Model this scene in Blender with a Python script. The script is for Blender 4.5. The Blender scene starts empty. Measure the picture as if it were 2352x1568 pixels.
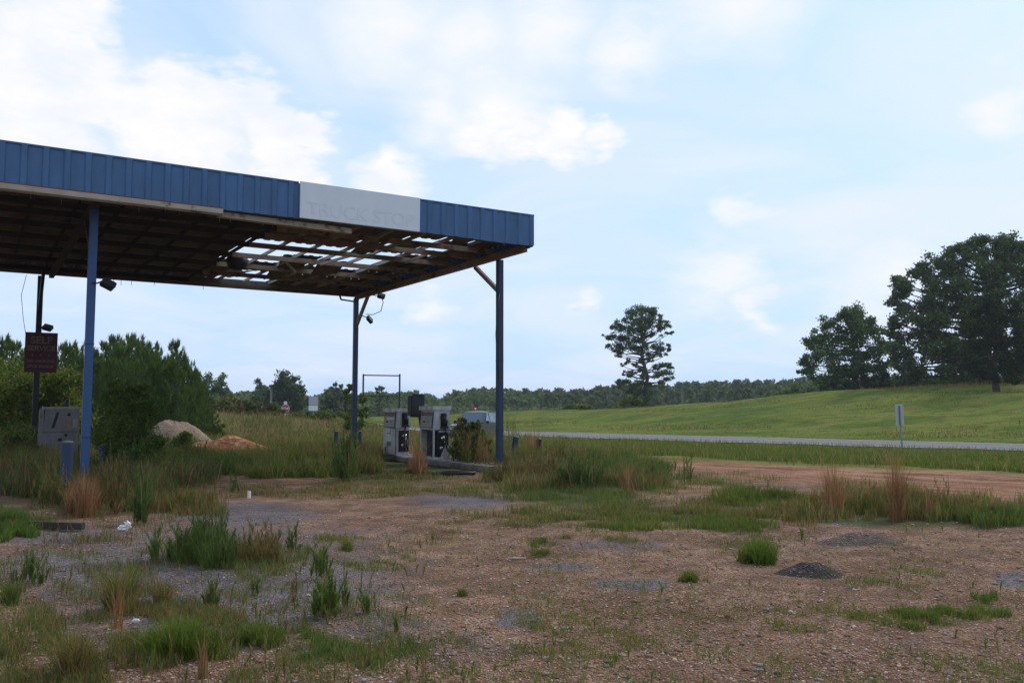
import bpy, math, random
import numpy as np
from mathutils import Vector, Matrix, noise as mn
rnd = random.Random(7); R = np.random.default_rng(11)
SC = bpy.context.scene; COLL = SC.collection
# ---------------------------------------------------------------- camera, sky, sun, exposure
FPX = 2000.0; PX, PY = 1176.0, 784.0; EYE = 1.6; PITCH = math.atan(156 / FPX)
cam = bpy.data.cameras.new('camera'); cam.sensor_width = 36; cam.lens = FPX / 2352 * 36
cam.clip_end = 5000; cam.clip_start = 0.05
co = bpy.data.objects.new('camera', cam); COLL.objects.link(co)
co.location = (0, 0, EYE); co.rotation_euler = (math.pi / 2 + PITCH, 0, 0); SC.camera = co
SC.view_settings.view_transform = 'Standard'; SC.view_settings.look = 'None'
SC.view_settings.exposure = 0.38; SC.view_settings.gamma = 1
SC.cycles.use_denoising = True
SC.cycles.max_bounces = 6; SC.cycles.diffuse_bounces = 3; SC.cycles.transparent_max_bounces = 6
SC.cycles.volume_bounces = 0
SUN_EL, SUN_AZ = math.radians(40), math.radians(48)      # azimuth measured from +Y to +X: ahead and to the right
def pxdir(x, y):
    X = (x - PX) / FPX; v = (PY - y) / FPX
    return np.array([X, math.cos(PITCH) - v * math.sin(PITCH), math.sin(PITCH) + v * math.cos(PITCH)])
def build_world():
    w = bpy.data.worlds.new('World'); SC.world = w; w.use_nodes = True
    nt = w.node_tree; N = nt.nodes; L = nt.links; N.clear()
    def nd(t, **k):
        n = N.new(t)
        for a, b in k.items(): setattr(n, a, b)
        return n
    def m(op, a, b=None, clamp=False):
        n = nd('ShaderNodeMath', operation=op); n.use_clamp = clamp
        for i, v in enumerate((a, b)):
            if v is None: continue
            if isinstance(v, (int, float)): n.inputs[i].default_value = v
            else: L.new(v, n.inputs[i])
        return n.outputs[0]
    def vm(op, a, b):
        n = nd('ShaderNodeVectorMath', operation=op)
        for i, v in enumerate((a, b)):
            if isinstance(v, (tuple, list, np.ndarray)): n.inputs[i].default_value = [float(q) for q in v]
            else: L.new(v, n.inputs[i])
        return n
    out = nd('ShaderNodeOutputWorld'); bg = nd('ShaderNodeBackground'); L.new(bg.outputs[0], out.inputs[0])
    bg.inputs[1].default_value = 0.15
    sky = nd('ShaderNodeTexSky', sky_type='NISHITA'); sky.sun_disc = False
    sky.sun_elevation = SUN_EL; sky.sun_rotation = SUN_AZ; sky.air_density = 1.0; sky.dust_density = 1.0; sky.ozone_density = 1.6
    tc = nd('ShaderNodeTexCoord'); D = tc.outputs['Generated']
    def noise(vec, scale, detail, rough=.55, dist=0):
        n = nd('ShaderNodeTexNoise'); L.new(vec, n.inputs['Vector']); n.inputs['Scale'].default_value = scale
        n.inputs['Detail'].default_value = detail; n.inputs['Roughness'].default_value = rough; n.inputs['Distortion'].default_value = dist
        return n
    sq = vm('MULTIPLY', D, (1, 1, 2.2)).outputs[0]
    wob = noise(sq, 9, 6, .6); wv = vm('SUBTRACT', wob.outputs['Color'], (.5, .5, .5)).outputs[0]
    Dw = vm('ADD', D, vm('MULTIPLY', wv, (.11, .11, .11)).outputs[0]).outputs[0]
    wob2 = noise(sq, 26, 4, .6); wv2 = vm('SUBTRACT', wob2.outputs['Color'], (.5, .5, .5)).outputs[0]
    Dw = vm('ADD', Dw, vm('MULTIPLY', wv2, (.03, .03, .03)).outputs[0]).outputs[0]
    def blobs(lst, hard):
        acc = None
        for x, y, r in lst:
            d = pxdir(x, y); k = r / FPX / np.linalg.norm(d); d = d / np.linalg.norm(d)
            ln = vm('LENGTH', vm('MULTIPLY', vm('SUBTRACT', Dw, d).outputs[0], (1 / k, 1 / k, 1.15 / k)).outputs[0], (0, 0, 0)).outputs['Value']
            acc = ln if acc is None else m('MINIMUM', acc, ln)
        return m('MULTIPLY', m('SUBTRACT', 1.0, acc), hard, True)
    cum = blobs([(400, 215, 110), (500, 230, 90), (560, 245, 110), (640, 310, 110), (720, 310, 75), (330, 250, 130), (430, 340, 170), (180, 210, 160), (60, 130, 170), (60, 300, 190), (150, 30, 130), (-150, 200, 260), (650, 400, 110), (-300, -100, 400)], 2.6)
    cum2 = blobs([(1100, 305, 75), (1185, 295, 95), (1280, 305, 75), (1370, 300, 60), (900, 415, 95)], 1.8)
    soft = blobs([(900, 60, 190), (1080, 90, 180), (1250, 60, 170), (1150, 230, 160), (1000, 250, 150), (1450, 110, 130), (1700, -60, 260), (1000, -300, 400), (1690, 480, 70), (1740, 710, 60), (2320, 230, 90), (1340, 700, 45), (980, 700, 60), (2050, 660, 140), (1650, 640, 120)], 1.2)
    # thin high veil, projected on a plane overhead
    sx = nd('ShaderNodeSeparateXYZ'); L.new(D, sx.inputs[0])
    hz = m('ADD', m('ABSOLUTE', sx.outputs[2]), .16)
    cb = nd('ShaderNodeCombineXYZ'); L.new(m('DIVIDE', sx.outputs[0], hz), cb.inputs[0]); L.new(m('DIVIDE', sx.outputs[1], hz), cb.inputs[1])
    veil = noise(cb.outputs[0], 1.25, 7, .55, .8); vr = nd('ShaderNodeMapRange'); L.new(veil.outputs[0], vr.inputs[0])
    vr.inputs[1].default_value = .36; vr.inputs[2].default_value = .68; vr.inputs[3].default_value = 0; vr.inputs[4].default_value = .8
    # pale haze colour of the day mixed with the clear sky, whiter towards the horizon
    hazef = m('MAXIMUM', m('SUBTRACT', .97, m('MULTIPLY', sx.outputs[2], .42)), .6)
    def mix(f, a, b):
        n = nd('ShaderNodeMix', data_type='RGBA')
        if isinstance(f, float): n.inputs[0].default_value = f
        else: L.new(f, n.inputs[0])
        for i, v in ((6, a), (7, b)):
            if isinstance(v, tuple): n.inputs[i].default_value = v
            else: L.new(v, n.inputs[i])
        return n.outputs[2]
    K = .835 / .15
    base = mix(hazef, sky.outputs[0], (.54 * K, .74 * K, 1.02 * K, 1))
    c1 = mix(vr.outputs[0], base, (.80 * K, .85 * K, 1.0 * K, 1))
    c1 = mix(m('MULTIPLY', soft, .95), c1, (.88 * K, .90 * K, 1.02 * K, 1))
    sh = noise(sq, 14, 5, .6); shr = nd('ShaderNodeMapRange'); L.new(sh.outputs[0], shr.inputs[0]); shr.inputs[1].default_value = .3; shr.inputs[2].default_value = .66
    ccol = mix(shr.outputs[0], (.80 * K, .85 * K, .99 * K, 1), (.98 * K, .95 * K, 1.02 * K, 1))
    c2 = mix(cum2, c1, ccol); c3 = mix(m('MULTIPLY', cum, .93), c2, ccol)
    L.new(c3, bg.inputs[0])
build_world()
sl = bpy.data.lights.new('sun', 'SUN'); sl.energy = 1.5; sl.angle = math.radians(12); sl.color = (1, .93, .84)
so = bpy.data.objects.new('sun', sl); COLL.objects.link(so)
sd = Vector((math.sin(SUN_AZ) * math.cos(SUN_EL), math.cos(SUN_AZ) * math.cos(SUN_EL), math.sin(SUN_EL)))
so.rotation_euler = sd.to_track_quat('Z', 'Y').to_euler(); so.location = sd * 50

# ---------------------------------------------------------------- terrain
RID_T = [-60, 0, 23.6, 34, 43, 49, 58, 69, 80, 90, 100, 140]; RID_Z = [3.6, 3.7, 3.75, 3.8, 3.2, 2.45, 1.95, 1.5, 1.35, .8, .1, 0]
def sstep(a, b, x):
    t = np.clip((x - a) / (b - a), 0, 1); return t * t * (3 - 2 * t)
def terrain(x, y):
    x = np.asarray(x, float); y = np.asarray(y, float)
    s = .7 * x + .713 * y; t = -.713 * x + .7 * y
    rid = np.interp(t, RID_T, RID_Z)
    rough = .19 * np.sin(s * .42 + 1.8 * np.sin(t * .09) + .6 * np.sin(t * .31)) + .07 * np.sin(t * .37 + s * .23) + .045 * np.sin(s * 1.3 + 1.4 * np.sin(t * .5)) + .03 * np.sin(t * 1.1 + 2 * np.sin(s * .9))
    z = rid * sstep(46, 92, s) + rough * sstep(48, 60, s) * (1 - sstep(120, 150, s))
    z = z - (rid + 3.0) * sstep(95, 150, s)
    # low embankment left of the road
    z += 1.35 * np.exp(-((x + 23) / 9) ** 2 - ((y - 63) / 7) ** 2) + .55 * np.exp(-((x + 13) / 6) ** 2 - ((y - 62) / 6) ** 2)
    z += .8 * np.exp(-((x + 40) / 14) ** 2 - ((y - 60) / 12) ** 2)
    near = (1 - sstep(30, 45, s))
    z += near * (.018 * np.sin(x * 1.7 + y * .6) + .014 * np.sin(y * 1.9 - x * .8) + .01 * np.sin(x * 4.1 + 1) * np.sin(y * 3.7))
    z += .028 * np.sin(s * 4.2 + .6 * np.sin(t * .5)) * sstep(17, 18.5, s) * (1 - sstep(23, 24.5, s)) * sstep(2, 6, x)
    z += -.12 * sstep(30, 35, s) * (1 - sstep(36, 37.6, s))
    return z
def rays(x, y):
    X = (np.asarray(x, float) - PX) / FPX; v = (PY - np.asarray(y, float)) / FPX
    return np.stack([X, math.cos(PITCH) - v * math.sin(PITCH), math.sin(PITCH) + v * math.cos(PITCH)], -1)
def ground_at(x, y):
    """points of the terrain seen in the directions of photo positions"""
    r = rays(x, y); z = np.zeros(r.shape[:-1])
    for _ in range(10):
        t = (z - EYE) / np.minimum(r[..., 2], -1e-4); p = r * t[..., None]
        z = .5 * z + .5 * terrain(p[..., 0], p[..., 1])
    p[..., 2] = terrain(p[..., 0], p[..., 1]); return p
def at(x, y, Y):
    r = rays(x, y); p = r * (Y / r[..., 1])[..., None] if r.ndim > 1 else r * (Y / r[1]); p = np.array(p)
    p[..., 2] += EYE; return p
def gz(x, y): return float(terrain(x, y))

# ---------------------------------------------------------------- materials
def lin(r, g, b):
    f = lambda c: ((c / 255 + .055) / 1.055) ** 2.4 if c > 10 else c / 255 / 12.92
    return (f(r), f(g), f(b), 1)
class NT:
    def __init__(s, name):
        s.m = bpy.data.materials.new(name); s.m.use_nodes = True; s.t = s.m.node_tree; s.N = s.t.nodes; s.L = s.t.links
        s.b = s.N['Principled BSDF']; s.out = s.N['Material Output']
        s.b.inputs['Specular IOR Level'].default_value = .3
    def n(s, t, **k):
        q = s.N.new(t)
        for a, b in k.items(): setattr(q, a, b)
        return q
    def put(s, v, sock):
        if isinstance(v, (int, float)): sock.default_value = v
        elif isinstance(v, (tuple, list)): sock.default_value = v
        else: s.L.new(v, sock)
    def math(s, op, a, b=0, clamp=False):
        q = s.n('ShaderNodeMath', operation=op); q.use_clamp = clamp; s.put(a, q.inputs[0]); s.put(b, q.inputs[1]); return q.outputs[0]
    def mix(s, f, a, b, mode='MIX'):
        q = s.n('ShaderNodeMix', data_type='RGBA', blend_type=mode); s.put(f, q.inputs[0]); s.put(a, q.inputs[6]); s.put(b, q.inputs[7]); return q.outputs[2]
    def co(s, kind='Object', scale=(1, 1, 1)):
        t = s.n('ShaderNodeTexCoord'); mp = s.n('ShaderNodeMapping'); s.L.new(t.outputs[kind], mp.inputs[0]); mp.inputs['Scale'].default_value = scale; return mp.outputs[0]
    def noise(s, vec, sc, det=4, rough=.55, col=False):
        q = s.n('ShaderNodeTexNoise'); s.L.new(vec, q.inputs['Vector']); q.inputs['Scale'].default_value = sc; q.inputs['Detail'].default_value = det; q.inputs['Roughness'].default_value = rough
        return q.outputs['Color' if col else 'Fac']
    def vor(s, vec, sc, out='Color', feat='F1'):
        q = s.n('ShaderNodeTexVoronoi', feature=feat); s.L.new(vec, q.inputs['Vector']); q.inputs['Scale'].default_value = sc; return q.outputs[out]
    def rng(s, v, a, b, c=0, d=1):
        q = s.n('ShaderNodeMapRange'); s.L.new(v, q.inputs[0])
        for i, k in enumerate((a, b, c, d)): q.inputs[i + 1].default_value = k
        return q.outputs[0]
    def attr(s, name, out='Fac'):
        q = s.n('ShaderNodeAttribute'); q.attribute_name = name; return q.outputs[out]
    def bump(s, h, st=.5, dist=.02):
        q = s.n('ShaderNodeBump'); q.inputs['Strength'].default_value = st; q.inputs['Distance'].default_value = dist; s.L.new(h, q.inputs['Height']); s.L.new(q.outputs[0], s.b.inputs['Normal'])
    def end(s, col, rough=.8, metal=0):
        s.put(col, s.b.inputs['Base Color']); s.put(rough, s.b.inputs['Roughness']); s.b.inputs['Metallic'].default_value = metal; return s.m
def worn(name, base, dirt, rust=None, rough=.6, metal=0, amt=.5, sc=3.0, rsc=2.0, streak=True, rust_lo=.58):
    q = NT(name); v = q.co('Object', (1, 1, .25 if streak else 1)); v2 = q.co('Object')
    f = q.rng(q.noise(v, sc, 6, .65), .35, .75, 0, amt)
    c = q.mix(f, base, dirt)
    c = q.mix(q.rng(q.noise(v2, 40, 2), .4, .8, 0, .3), c, dirt)
    if rust: c = q.mix(q.rng(q.noise(v2, rsc, 8, .7), rust_lo, rust_lo + .08, 0, .9), c, rust)
    q.bump(q.noise(v2, 60, 3), .15, .01)
    return q.end(c, rough, metal)
RUST = (.11, .04, .02, 1)
M = {}
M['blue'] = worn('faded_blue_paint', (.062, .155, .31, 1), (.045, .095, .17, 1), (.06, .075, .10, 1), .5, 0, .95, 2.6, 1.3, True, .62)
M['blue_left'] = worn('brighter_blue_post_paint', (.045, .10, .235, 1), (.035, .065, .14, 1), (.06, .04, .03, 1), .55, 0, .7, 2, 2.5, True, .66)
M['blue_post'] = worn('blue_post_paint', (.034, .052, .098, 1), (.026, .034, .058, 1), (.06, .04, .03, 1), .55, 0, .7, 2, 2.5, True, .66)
M['rustedge'] = worn('rusted_edge', (.20, .07, .03, 1), (.10, .04, .025, 1), (.35, .25, .18, 1), .9, 0, .8, 3, 3, False, .6)
M['white'] = worn('faded_white_panel', (.70, .74, .76, 1), (.58, .63, .66, 1), None, .5, 0, .6, 2.0)
M['ghost'] = worn('ghost_lettering', (.60, .65, .68, 1), (.68, .73, .75, 1), None, .5, 0, .8, 6)
M['beige'] = worn('beige_gutter_paint', (.42, .36, .29, 1), (.22, .17, .12, 1), RUST, .6, 0, .6, 2, 2.2, False, .56)
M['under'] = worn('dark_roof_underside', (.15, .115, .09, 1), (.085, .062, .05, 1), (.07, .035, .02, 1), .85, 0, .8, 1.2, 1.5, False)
M['joist'] = worn('shaded_joist', (.05, .036, .028, 1), (.025, .019, .016, 1), (.06, .03, .02, 1), .9, 0, .8, 2, 2, False)  # timber colour darkened to stand for shade under the whole roof
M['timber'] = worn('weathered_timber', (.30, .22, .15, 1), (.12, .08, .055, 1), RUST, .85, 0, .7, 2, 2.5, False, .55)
M['batten'] = worn('pale_batten', (.42, .38, .33, 1), (.2, .15, .11, 1), RUST, .8, 0, .6, 2, 3, False, .6)
M['darkmetal'] = worn('dark_metal', (.03, .03, .035, 1), (.015, .015, .018, 1), (.05, .03, .02, 1), .5, .2)
M['pump'] = worn('old_pump_enamel', (.60, .60, .58, 1), (.17, .16, .14, 1), (.07, .045, .03, 1), .5, 0, .95, 3.4, 3.6, True, .58)
M['pumptrim'] = worn('pump_trim', (.36, .33, .28, 1), (.12, .1, .08, 1), (.08, .05, .03, 1), .5, 0, .8, 4)
M['dial'] = worn('pump_dial_face', (.34, .31, .26, 1), (.17, .15, .12, 1), None, .35, 0, .8, 7)
M['dialgray'] = worn('pump_dial_plate', (.20, .19, .18, 1), (.1, .1, .1, 1), None, .5)
M['black'] = worn('black_rubber', (.012, .012, .013, 1), (.03, .028, .026, 1), None, .5)
M['redpart'] = worn('faded_red', (.16, .02, .02, 1), (.07, .02, .02, 1), None, .5)
M['concrete'] = worn('island_concrete', (.26, .24, .21, 1), (.07, .062, .05, 1), (.10, .07, .05, 1), .9, 0, 1.0, 2.2, 1.5, False, .5)
M['oldpump'] = worn('grey_stripped_pump', (.22, .22, .215, 1), (.10, .095, .09, 1), (.07, .05, .035, 1), .6, 0, .9, 2.6, 3, True, .6)
M['maroon'] = worn('maroon_sign', (.085, .018, .022, 1), (.045, .012, .014, 1), None, .5, 0, .5, 3)
M['signtext'] = worn('tan_sign_text', (.23, .16, .14, 1), (.12, .06, .055, 1), None, .6, 0, .8, 6)
M['galv'] = worn('galvanised_steel', (.26, .28, .29, 1), (.14, .15, .16, 1), None, .5, .5)
M['signback'] = worn('sign_back', (.42, .43, .43, 1), (.28, .29, .29, 1), None, .5, .2, .5)
M['signred'] = worn('stop_red', (.45, .02, .03, 1), (.3, .02, .03, 1), None, .4)
M['signwhite'] = worn('sign_white', (.72, .72, .70, 1), (.5, .5, .48, 1), None, .4)
M['pole'] = worn('weathered_pole', (.2, .17, .14, 1), (.1, .085, .07, 1), None, .9)
M['truckpaint'] = worn('dark_silver_vehicle_paint', (.10, .115, .14, 1), (.07, .075, .085, 1), None, .25, .5, .4)
M['truckdark'] = worn('dark_vehicle_trim', (.03, .03, .035, 1), (.02, .02, .02, 1), None, .4)
q = NT('vehicle_glass'); M['glass'] = q.end((.03, .07, .09, 1), .04, 0); q.b.inputs['Specular IOR Level'].default_value = .9
M['chrome'] = worn('chrome', (.6, .6, .6, 1), (.4, .4, .4, 1), None, .15, .9)
M['bark'] = worn('tree_bark', (.09, .065, .048, 1), (.045, .033, .025, 1), None, .95, 0, .7, 6)
M['paper'] = worn('litter_white', (.75, .74, .72, 1), (.5, .48, .45, 1), None, .6)
M['wood_dark'] = worn('charred_timber', (.06, .05, .04, 1), (.03, .025, .02, 1), None, .9)
def leafmat(name, trans=.40, tint=1.0):
    q = NT(name); c = q.attr('col', 'Color'); n = q.noise(q.co('Object'), .8, 3)
    c2 = q.mix(q.rng(n, .3, .7, 0, .35), c, (.5, .5, .4, 1), 'MULTIPLY')
    q.end(c2, .7); q.b.inputs['Specular IOR Level'].default_value = .15
    tr = q.n('ShaderNodeBsdfTranslucent'); q.L.new(c2, tr.inputs[0])
    mx = q.n('ShaderNodeMixShader'); mx.inputs[0].default_value = trans
    q.L.new(q.b.outputs[0], mx.inputs[1]); q.L.new(tr.outputs[0], mx.inputs[2]); q.L.new(mx.outputs[0], q.out.inputs[0]); return q.m
M['leaf'] = leafmat('foliage'); M['grassblade'] = leafmat('grass_blades', .4)
def stonemat():
    q = NT('gravel_stones'); c = q.attr('col', 'Color'); return q.end(c, .85)
M['stone'] = stonemat()
def moundmat(name, a, b, c, sc=14):
    q = NT(name); v = q.co('Object'); vc = q.vor(v, sc); sp = q.n('ShaderNodeSeparateColor'); q.L.new(vc, sp.inputs[0])
    col = q.mix(sp.outputs[0], a, b); col = q.mix(q.rng(sp.outputs[1], .8, .95), col, c)
    col = q.mix(q.rng(q.noise(v, 2.2, 4), .3, .7, 0, .5), col, b)
    q.bump(q.vor(v, sc, 'Distance'), .8, .04); return q.end(col, .95)
M['sand'] = moundmat('tan_sand', (.31, .215, .145, 1), (.22, .15, .10, 1), (.36, .3, .24, 1), 22)
M['orange'] = moundmat('orange_gravel', (.38, .145, .05, 1), (.22, .09, .04, 1), (.50, .30, .18, 1), 8)
M['darkdirt'] = moundmat('dark_gravel', (.065, .048, .04, 1), (.035, .028, .025, 1), (.2, .16, .13, 1), 55)
M['taupedirt'] = moundmat('taupe_dirt', (.17, .12, .095, 1), (.09, .062, .05, 1), (.27, .2, .16, 1), 45)
def roadmat():
    q = NT('worn_asphalt'); v = q.co('Object'); c = q.mix(q.noise(v, .6, 6), (.145, .137, .137, 1), (.205, .195, .19, 1))
    c = q.mix(q.rng(q.noise(v, 30, 3), .4, .7, 0, .4), c, (.2, .19, .18, 1)); q.b.inputs['Specular IOR Level'].default_value = .1; return q.end(c, .95)
M['road'] = roadmat()
M['line'] = worn('white_road_paint', (.72, .72, .70, 1), (.45, .45, .43, 1), None, .7)
M['yline'] = worn('yellow_road_paint', (.6, .42, .08, 1), (.4, .3, .1, 1), None, .7)
def groundmat():
    q = NT('gravel_lot_and_fields'); v = q.co('Object')
    A = q.attr
    gr, dirt, asphshade, mead = A('grassmask'), A('dirtmask'), A('asphaltshademask'), A('meadowmask')
    n1 = q.noise(v, .55, 6, .6); n2 = q.noise(v, 2.6, 6, .6); n3 = q.noise(v, 9, 5, .6); nf = q.noise(v, 55, 4, .6)
    vc = q.n('ShaderNodeSeparateColor'); q.L.new(q.vor(v, 62), vc.inputs[0])
    vb = q.n('ShaderNodeSeparateColor'); q.L.new(q.vor(v, 27), vb.inputs[0])
    # pebble mixture: tan, orange-brown, pale, dark gaps
    peb = q.mix(vc.outputs[0], (.20, .105, .064, 1), (.44, .275, .185, 1))
    peb = q.mix(q.rng(vc.outputs[1], .72, .9), peb, (.27, .125, .062, 1))
    peb = q.mix(q.rng(vc.outputs[2], .86, .95), peb, (.46, .39, .33, 1))
    peb = q.mix(q.rng(vb.outputs[0], .84, .92, 0, .8), peb, (.37, .25, .18, 1))
    fines = q.mix(n2, (.105, .066, .044, 1), (.185, .112, .072, 1))
    peb = q.mix(q.rng(q.math('ADD', q.math('MULTIPLY', n2, .7), q.math('MULTIPLY', nf, .5)), .5, .72), peb, fines)
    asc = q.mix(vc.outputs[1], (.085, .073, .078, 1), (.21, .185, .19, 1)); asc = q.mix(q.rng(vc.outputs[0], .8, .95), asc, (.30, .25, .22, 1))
    am = q.rng(q.math('ADD', q.math('MULTIPLY', asphshade, .46), q.math('ADD', q.math('MULTIPLY', n2, .50), q.math('MULTIPLY', n3, .42))), .60, .80)  # strong mix paints shade into the left ground along with asphalt
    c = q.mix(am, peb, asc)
    dots = []
    for vec, sc_ in (((.7, .713, 0), 1.9), ((-.713, .7, 0), .16)):
        d_ = q.n('ShaderNodeVectorMath', operation='DOT_PRODUCT'); q.L.new(v, d_.inputs[0]); d_.inputs[1].default_value = vec; dots.append(q.math('MULTIPLY', d_.outputs['Value'], sc_))
    cs = q.n('ShaderNodeCombineXYZ'); q.L.new(dots[0], cs.inputs[0]); q.L.new(dots[1], cs.inputs[1]); st = q.noise(cs.outputs[0], 1.0, 7, .65)
    red = q.mix(q.rng(st, .40, .58), (.17, .062, .030, 1), (.44, .25, .145, 1)); red = q.mix(q.rng(n3, .3, .7, 0, .4), red, (.30, .13, .07, 1)); red = q.mix(q.rng(vc.outputs[0], .7, .9, 0, .6), red, (.45, .33, .25, 1))
    c = q.mix(q.rng(q.math('ADD', dirt, q.math('MULTIPLY', q.math('SUBTRACT', n2, .5), 1.3)), .35, .62), c, red)
    c = q.mix(q.rng(q.noise(v, .8, 7, .65), .45, .62, 0, .55), c, (.55, .47, .44, 1), 'MULTIPLY')
    c = q.mix(q.rng(q.noise(v, 4.5, 5, .6), .55, .68, 0, .45), c, (.5, .48, .36, 1), 'MULTIPLY')
    soil = q.mix(n3, (.055, .050, .028, 1), (.12, .105, .055, 1))
    moss = q.mix(nf, (.05, .065, .022, 1), (.12, .125, .045, 1)); soil = q.mix(q.rng(n2, .4, .6), soil, moss)
    gm = q.rng(q.math('ADD', gr, q.math('MULTIPLY', q.math('SUBTRACT', n3, .5), 1.1)), .35, .75)
    c = q.mix(gm, c, soil)
    vs = q.co('Object', (.3, .75, 1)); s1 = q.noise(vs, .30, 8, .68); s2 = q.noise(vs, .9, 8, .72)
    mc = q.mix(q.rng(s1, .42, .55), (.085, .135, .018, 1), (.20, .215, .038, 1))
    mc = q.mix(q.rng(q.math('ADD', s2, 0), .50, .63, 0, .8), mc, (.22, .165, .06, 1))
    mc = q.mix(q.rng(q.noise(vs, .22, 9, .7), .60, .66, 0, .85), mc, (.20, .095, .05, 1)); mc = q.mix(q.rng(q.noise(vs, 1.5, 7, .75), .50, .60, 0, .75), mc, (.05, .08, .015, 1))
    mc = q.mix(q.rng(nf, .35, .7, 0, .55), mc, (.06, .10, .02, 1))
    mc = q.mix(q.math('MULTIPLY', A('tanmask'), q.rng(q.noise(v, .5, 5), .3, .6, .4, .95)), mc, q.mix(n3, (.17, .14, .06, 1), (.11, .10, .04, 1)))
    c = q.mix(mead, c, mc)
    h = q.math('ADD', q.math('MULTIPLY', q.vor(v, 62, 'Distance'), -.6), q.math('MULTIPLY', nf, .6))
    h = q.math('ADD', h, q.math('MULTIPLY', n3, 1.2)); q.bump(h, .75, .03); q.b.inputs['Specular IOR Level'].default_value = .04
    return q.end(c, 1.0)
M['ground'] = groundmat()

# ---------------------------------------------------------------- object helpers
def tag(o, label=None, cat=None, group=None, kind=None):
    if label: o['label'] = label
    if cat: o['category'] = cat
    if group: o['group'] = group
    if kind: o['kind'] = kind
    return o
def link(name, me, parent=None, mat=None):
    o = bpy.data.objects.new(name, me); COLL.objects.link(o)
    if mat is not None: me.materials.append(mat)
    if parent is not None: o.parent = parent
    return o
def thing(name, label, cat, loc=(0, 0, 0), rz=0, group=None):
    o = bpy.data.objects.new(name, None); COLL.objects.link(o); o.location = [float(v) for v in loc]; o.rotation_euler = (0, 0, rz)
    o.empty_display_size = .2
    return tag(o, label, cat, group)
def dup(root, loc, rz=0, sc=None, label=None, group=None):
    r = root.copy(); COLL.objects.link(r); r.location = [float(v) for v in loc]; r.rotation_euler = (0, 0, rz)
    if sc is not None: r.scale = sc if hasattr(sc, '__len__') else (sc, sc, sc)
    if label: r['label'] = label
    if group: r['group'] = group
    for ch in list(root.children):
        c = ch.copy(); COLL.objects.link(c); c.parent = r
        for g in ch.children:
            d = g.copy(); COLL.objects.link(d); d.parent = c
    return r
class MB:
    def __init__(s): s.v = []; s.f = []
    def add(s, vs, fs):
        b = len(s.v); s.v += [tuple(map(float, q)) for q in vs]; s.f += [tuple(i + b for i in f) for f in fs]; return s
    def box(s, c, d, rot=None):
        x, y, z = [q / 2 for q in d]; vs = [Vector((a, b, e)) for a in (-x, x) for b in (-y, y) for e in (-z, z)]
        if rot is not None: vs = [rot @ q for q in vs]
        c = Vector(c); return s.add([q + c for q in vs], [(0, 1, 3, 2), (4, 6, 7, 5), (0, 4, 5, 1), (2, 3, 7, 6), (0, 2, 6, 4), (1, 5, 7, 3)])
    def bar(s, a, b, w, h, up=(0, 0, 1)):
        a = Vector(a); b = Vector(b); d = (b - a); L = d.length; d.normalize(); u = Vector(up); sx = d.cross(u)
        if sx.length < 1e-3: sx = d.cross(Vector((0, 1, 0)))
        sx.normalize(); u = sx.cross(d); m = Matrix((sx, d, u)).transposed()
        return s.box((a + b) / 2, (w, L, h), m)
    def tube(s, pts, r, n=8, cap=True):
        pts = [Vector(p) for p in pts]; rs = r if hasattr(r, '__len__') else [r] * len(pts); vs = []; fs = []; ref = None
        for i, p in enumerate(pts):
            d = (pts[min(i + 1, len(pts) - 1)] - pts[max(i - 1, 0)]).normalized()
            if ref is None: ref = d.orthogonal().normalized()
            a = (ref - d * ref.dot(d)).normalized(); b = d.cross(a); ref = a
            for k in range(n):
                t = 2 * math.pi * k / n; vs.append(p + (a * math.cos(t) + b * math.sin(t)) * rs[i])
        for i in range(len(pts) - 1):
            for k in range(n): fs.append((i * n + k, i * n + (k + 1) % n, (i + 1) * n + (k + 1) % n, (i + 1) * n + k))
        if cap: fs.append(tuple(range(n - 1, -1, -1))); fs.append(tuple((len(pts) - 1) * n + k for k in range(n)))
        return s.add(vs, fs)
    def prism(s, poly, y0, y1, ax='y'):
        """polygon given in (x,z), extruded along y"""
        n = len(poly); vs = [(x, y0, z) for x, z in poly] + [(x, y1, z) for x, z in poly]
        if ax == 'x': vs = [(y, x, z) for x, y, z in vs]
        return s.add(vs, [tuple(range(n)), tuple(range(2 * n - 1, n - 1, -1))] + [(i, i + n, (i + 1) % n + n, (i + 1) % n) for i in range(n)])
    def build(s, name, mat, parent=None, smooth=False, bevel=0):
        me = bpy.data.meshes.new(name); me.from_pydata(s.v, [], s.f); me.update()
        import bmesh
        bm = bmesh.new(); bm.from_mesh(me); bmesh.ops.recalc_face_normals(bm, faces=bm.faces)
        if bevel: bmesh.ops.bevel(bm, geom=list(bm.edges), offset=bevel, segments=2, affect='EDGES', clamp_overlap=True)
        bm.to_mesh(me); bm.free()
        if smooth:
            me.polygons.foreach_set('use_smooth', [True] * len(me.polygons))
        return link(name, me, parent, mat)
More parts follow.
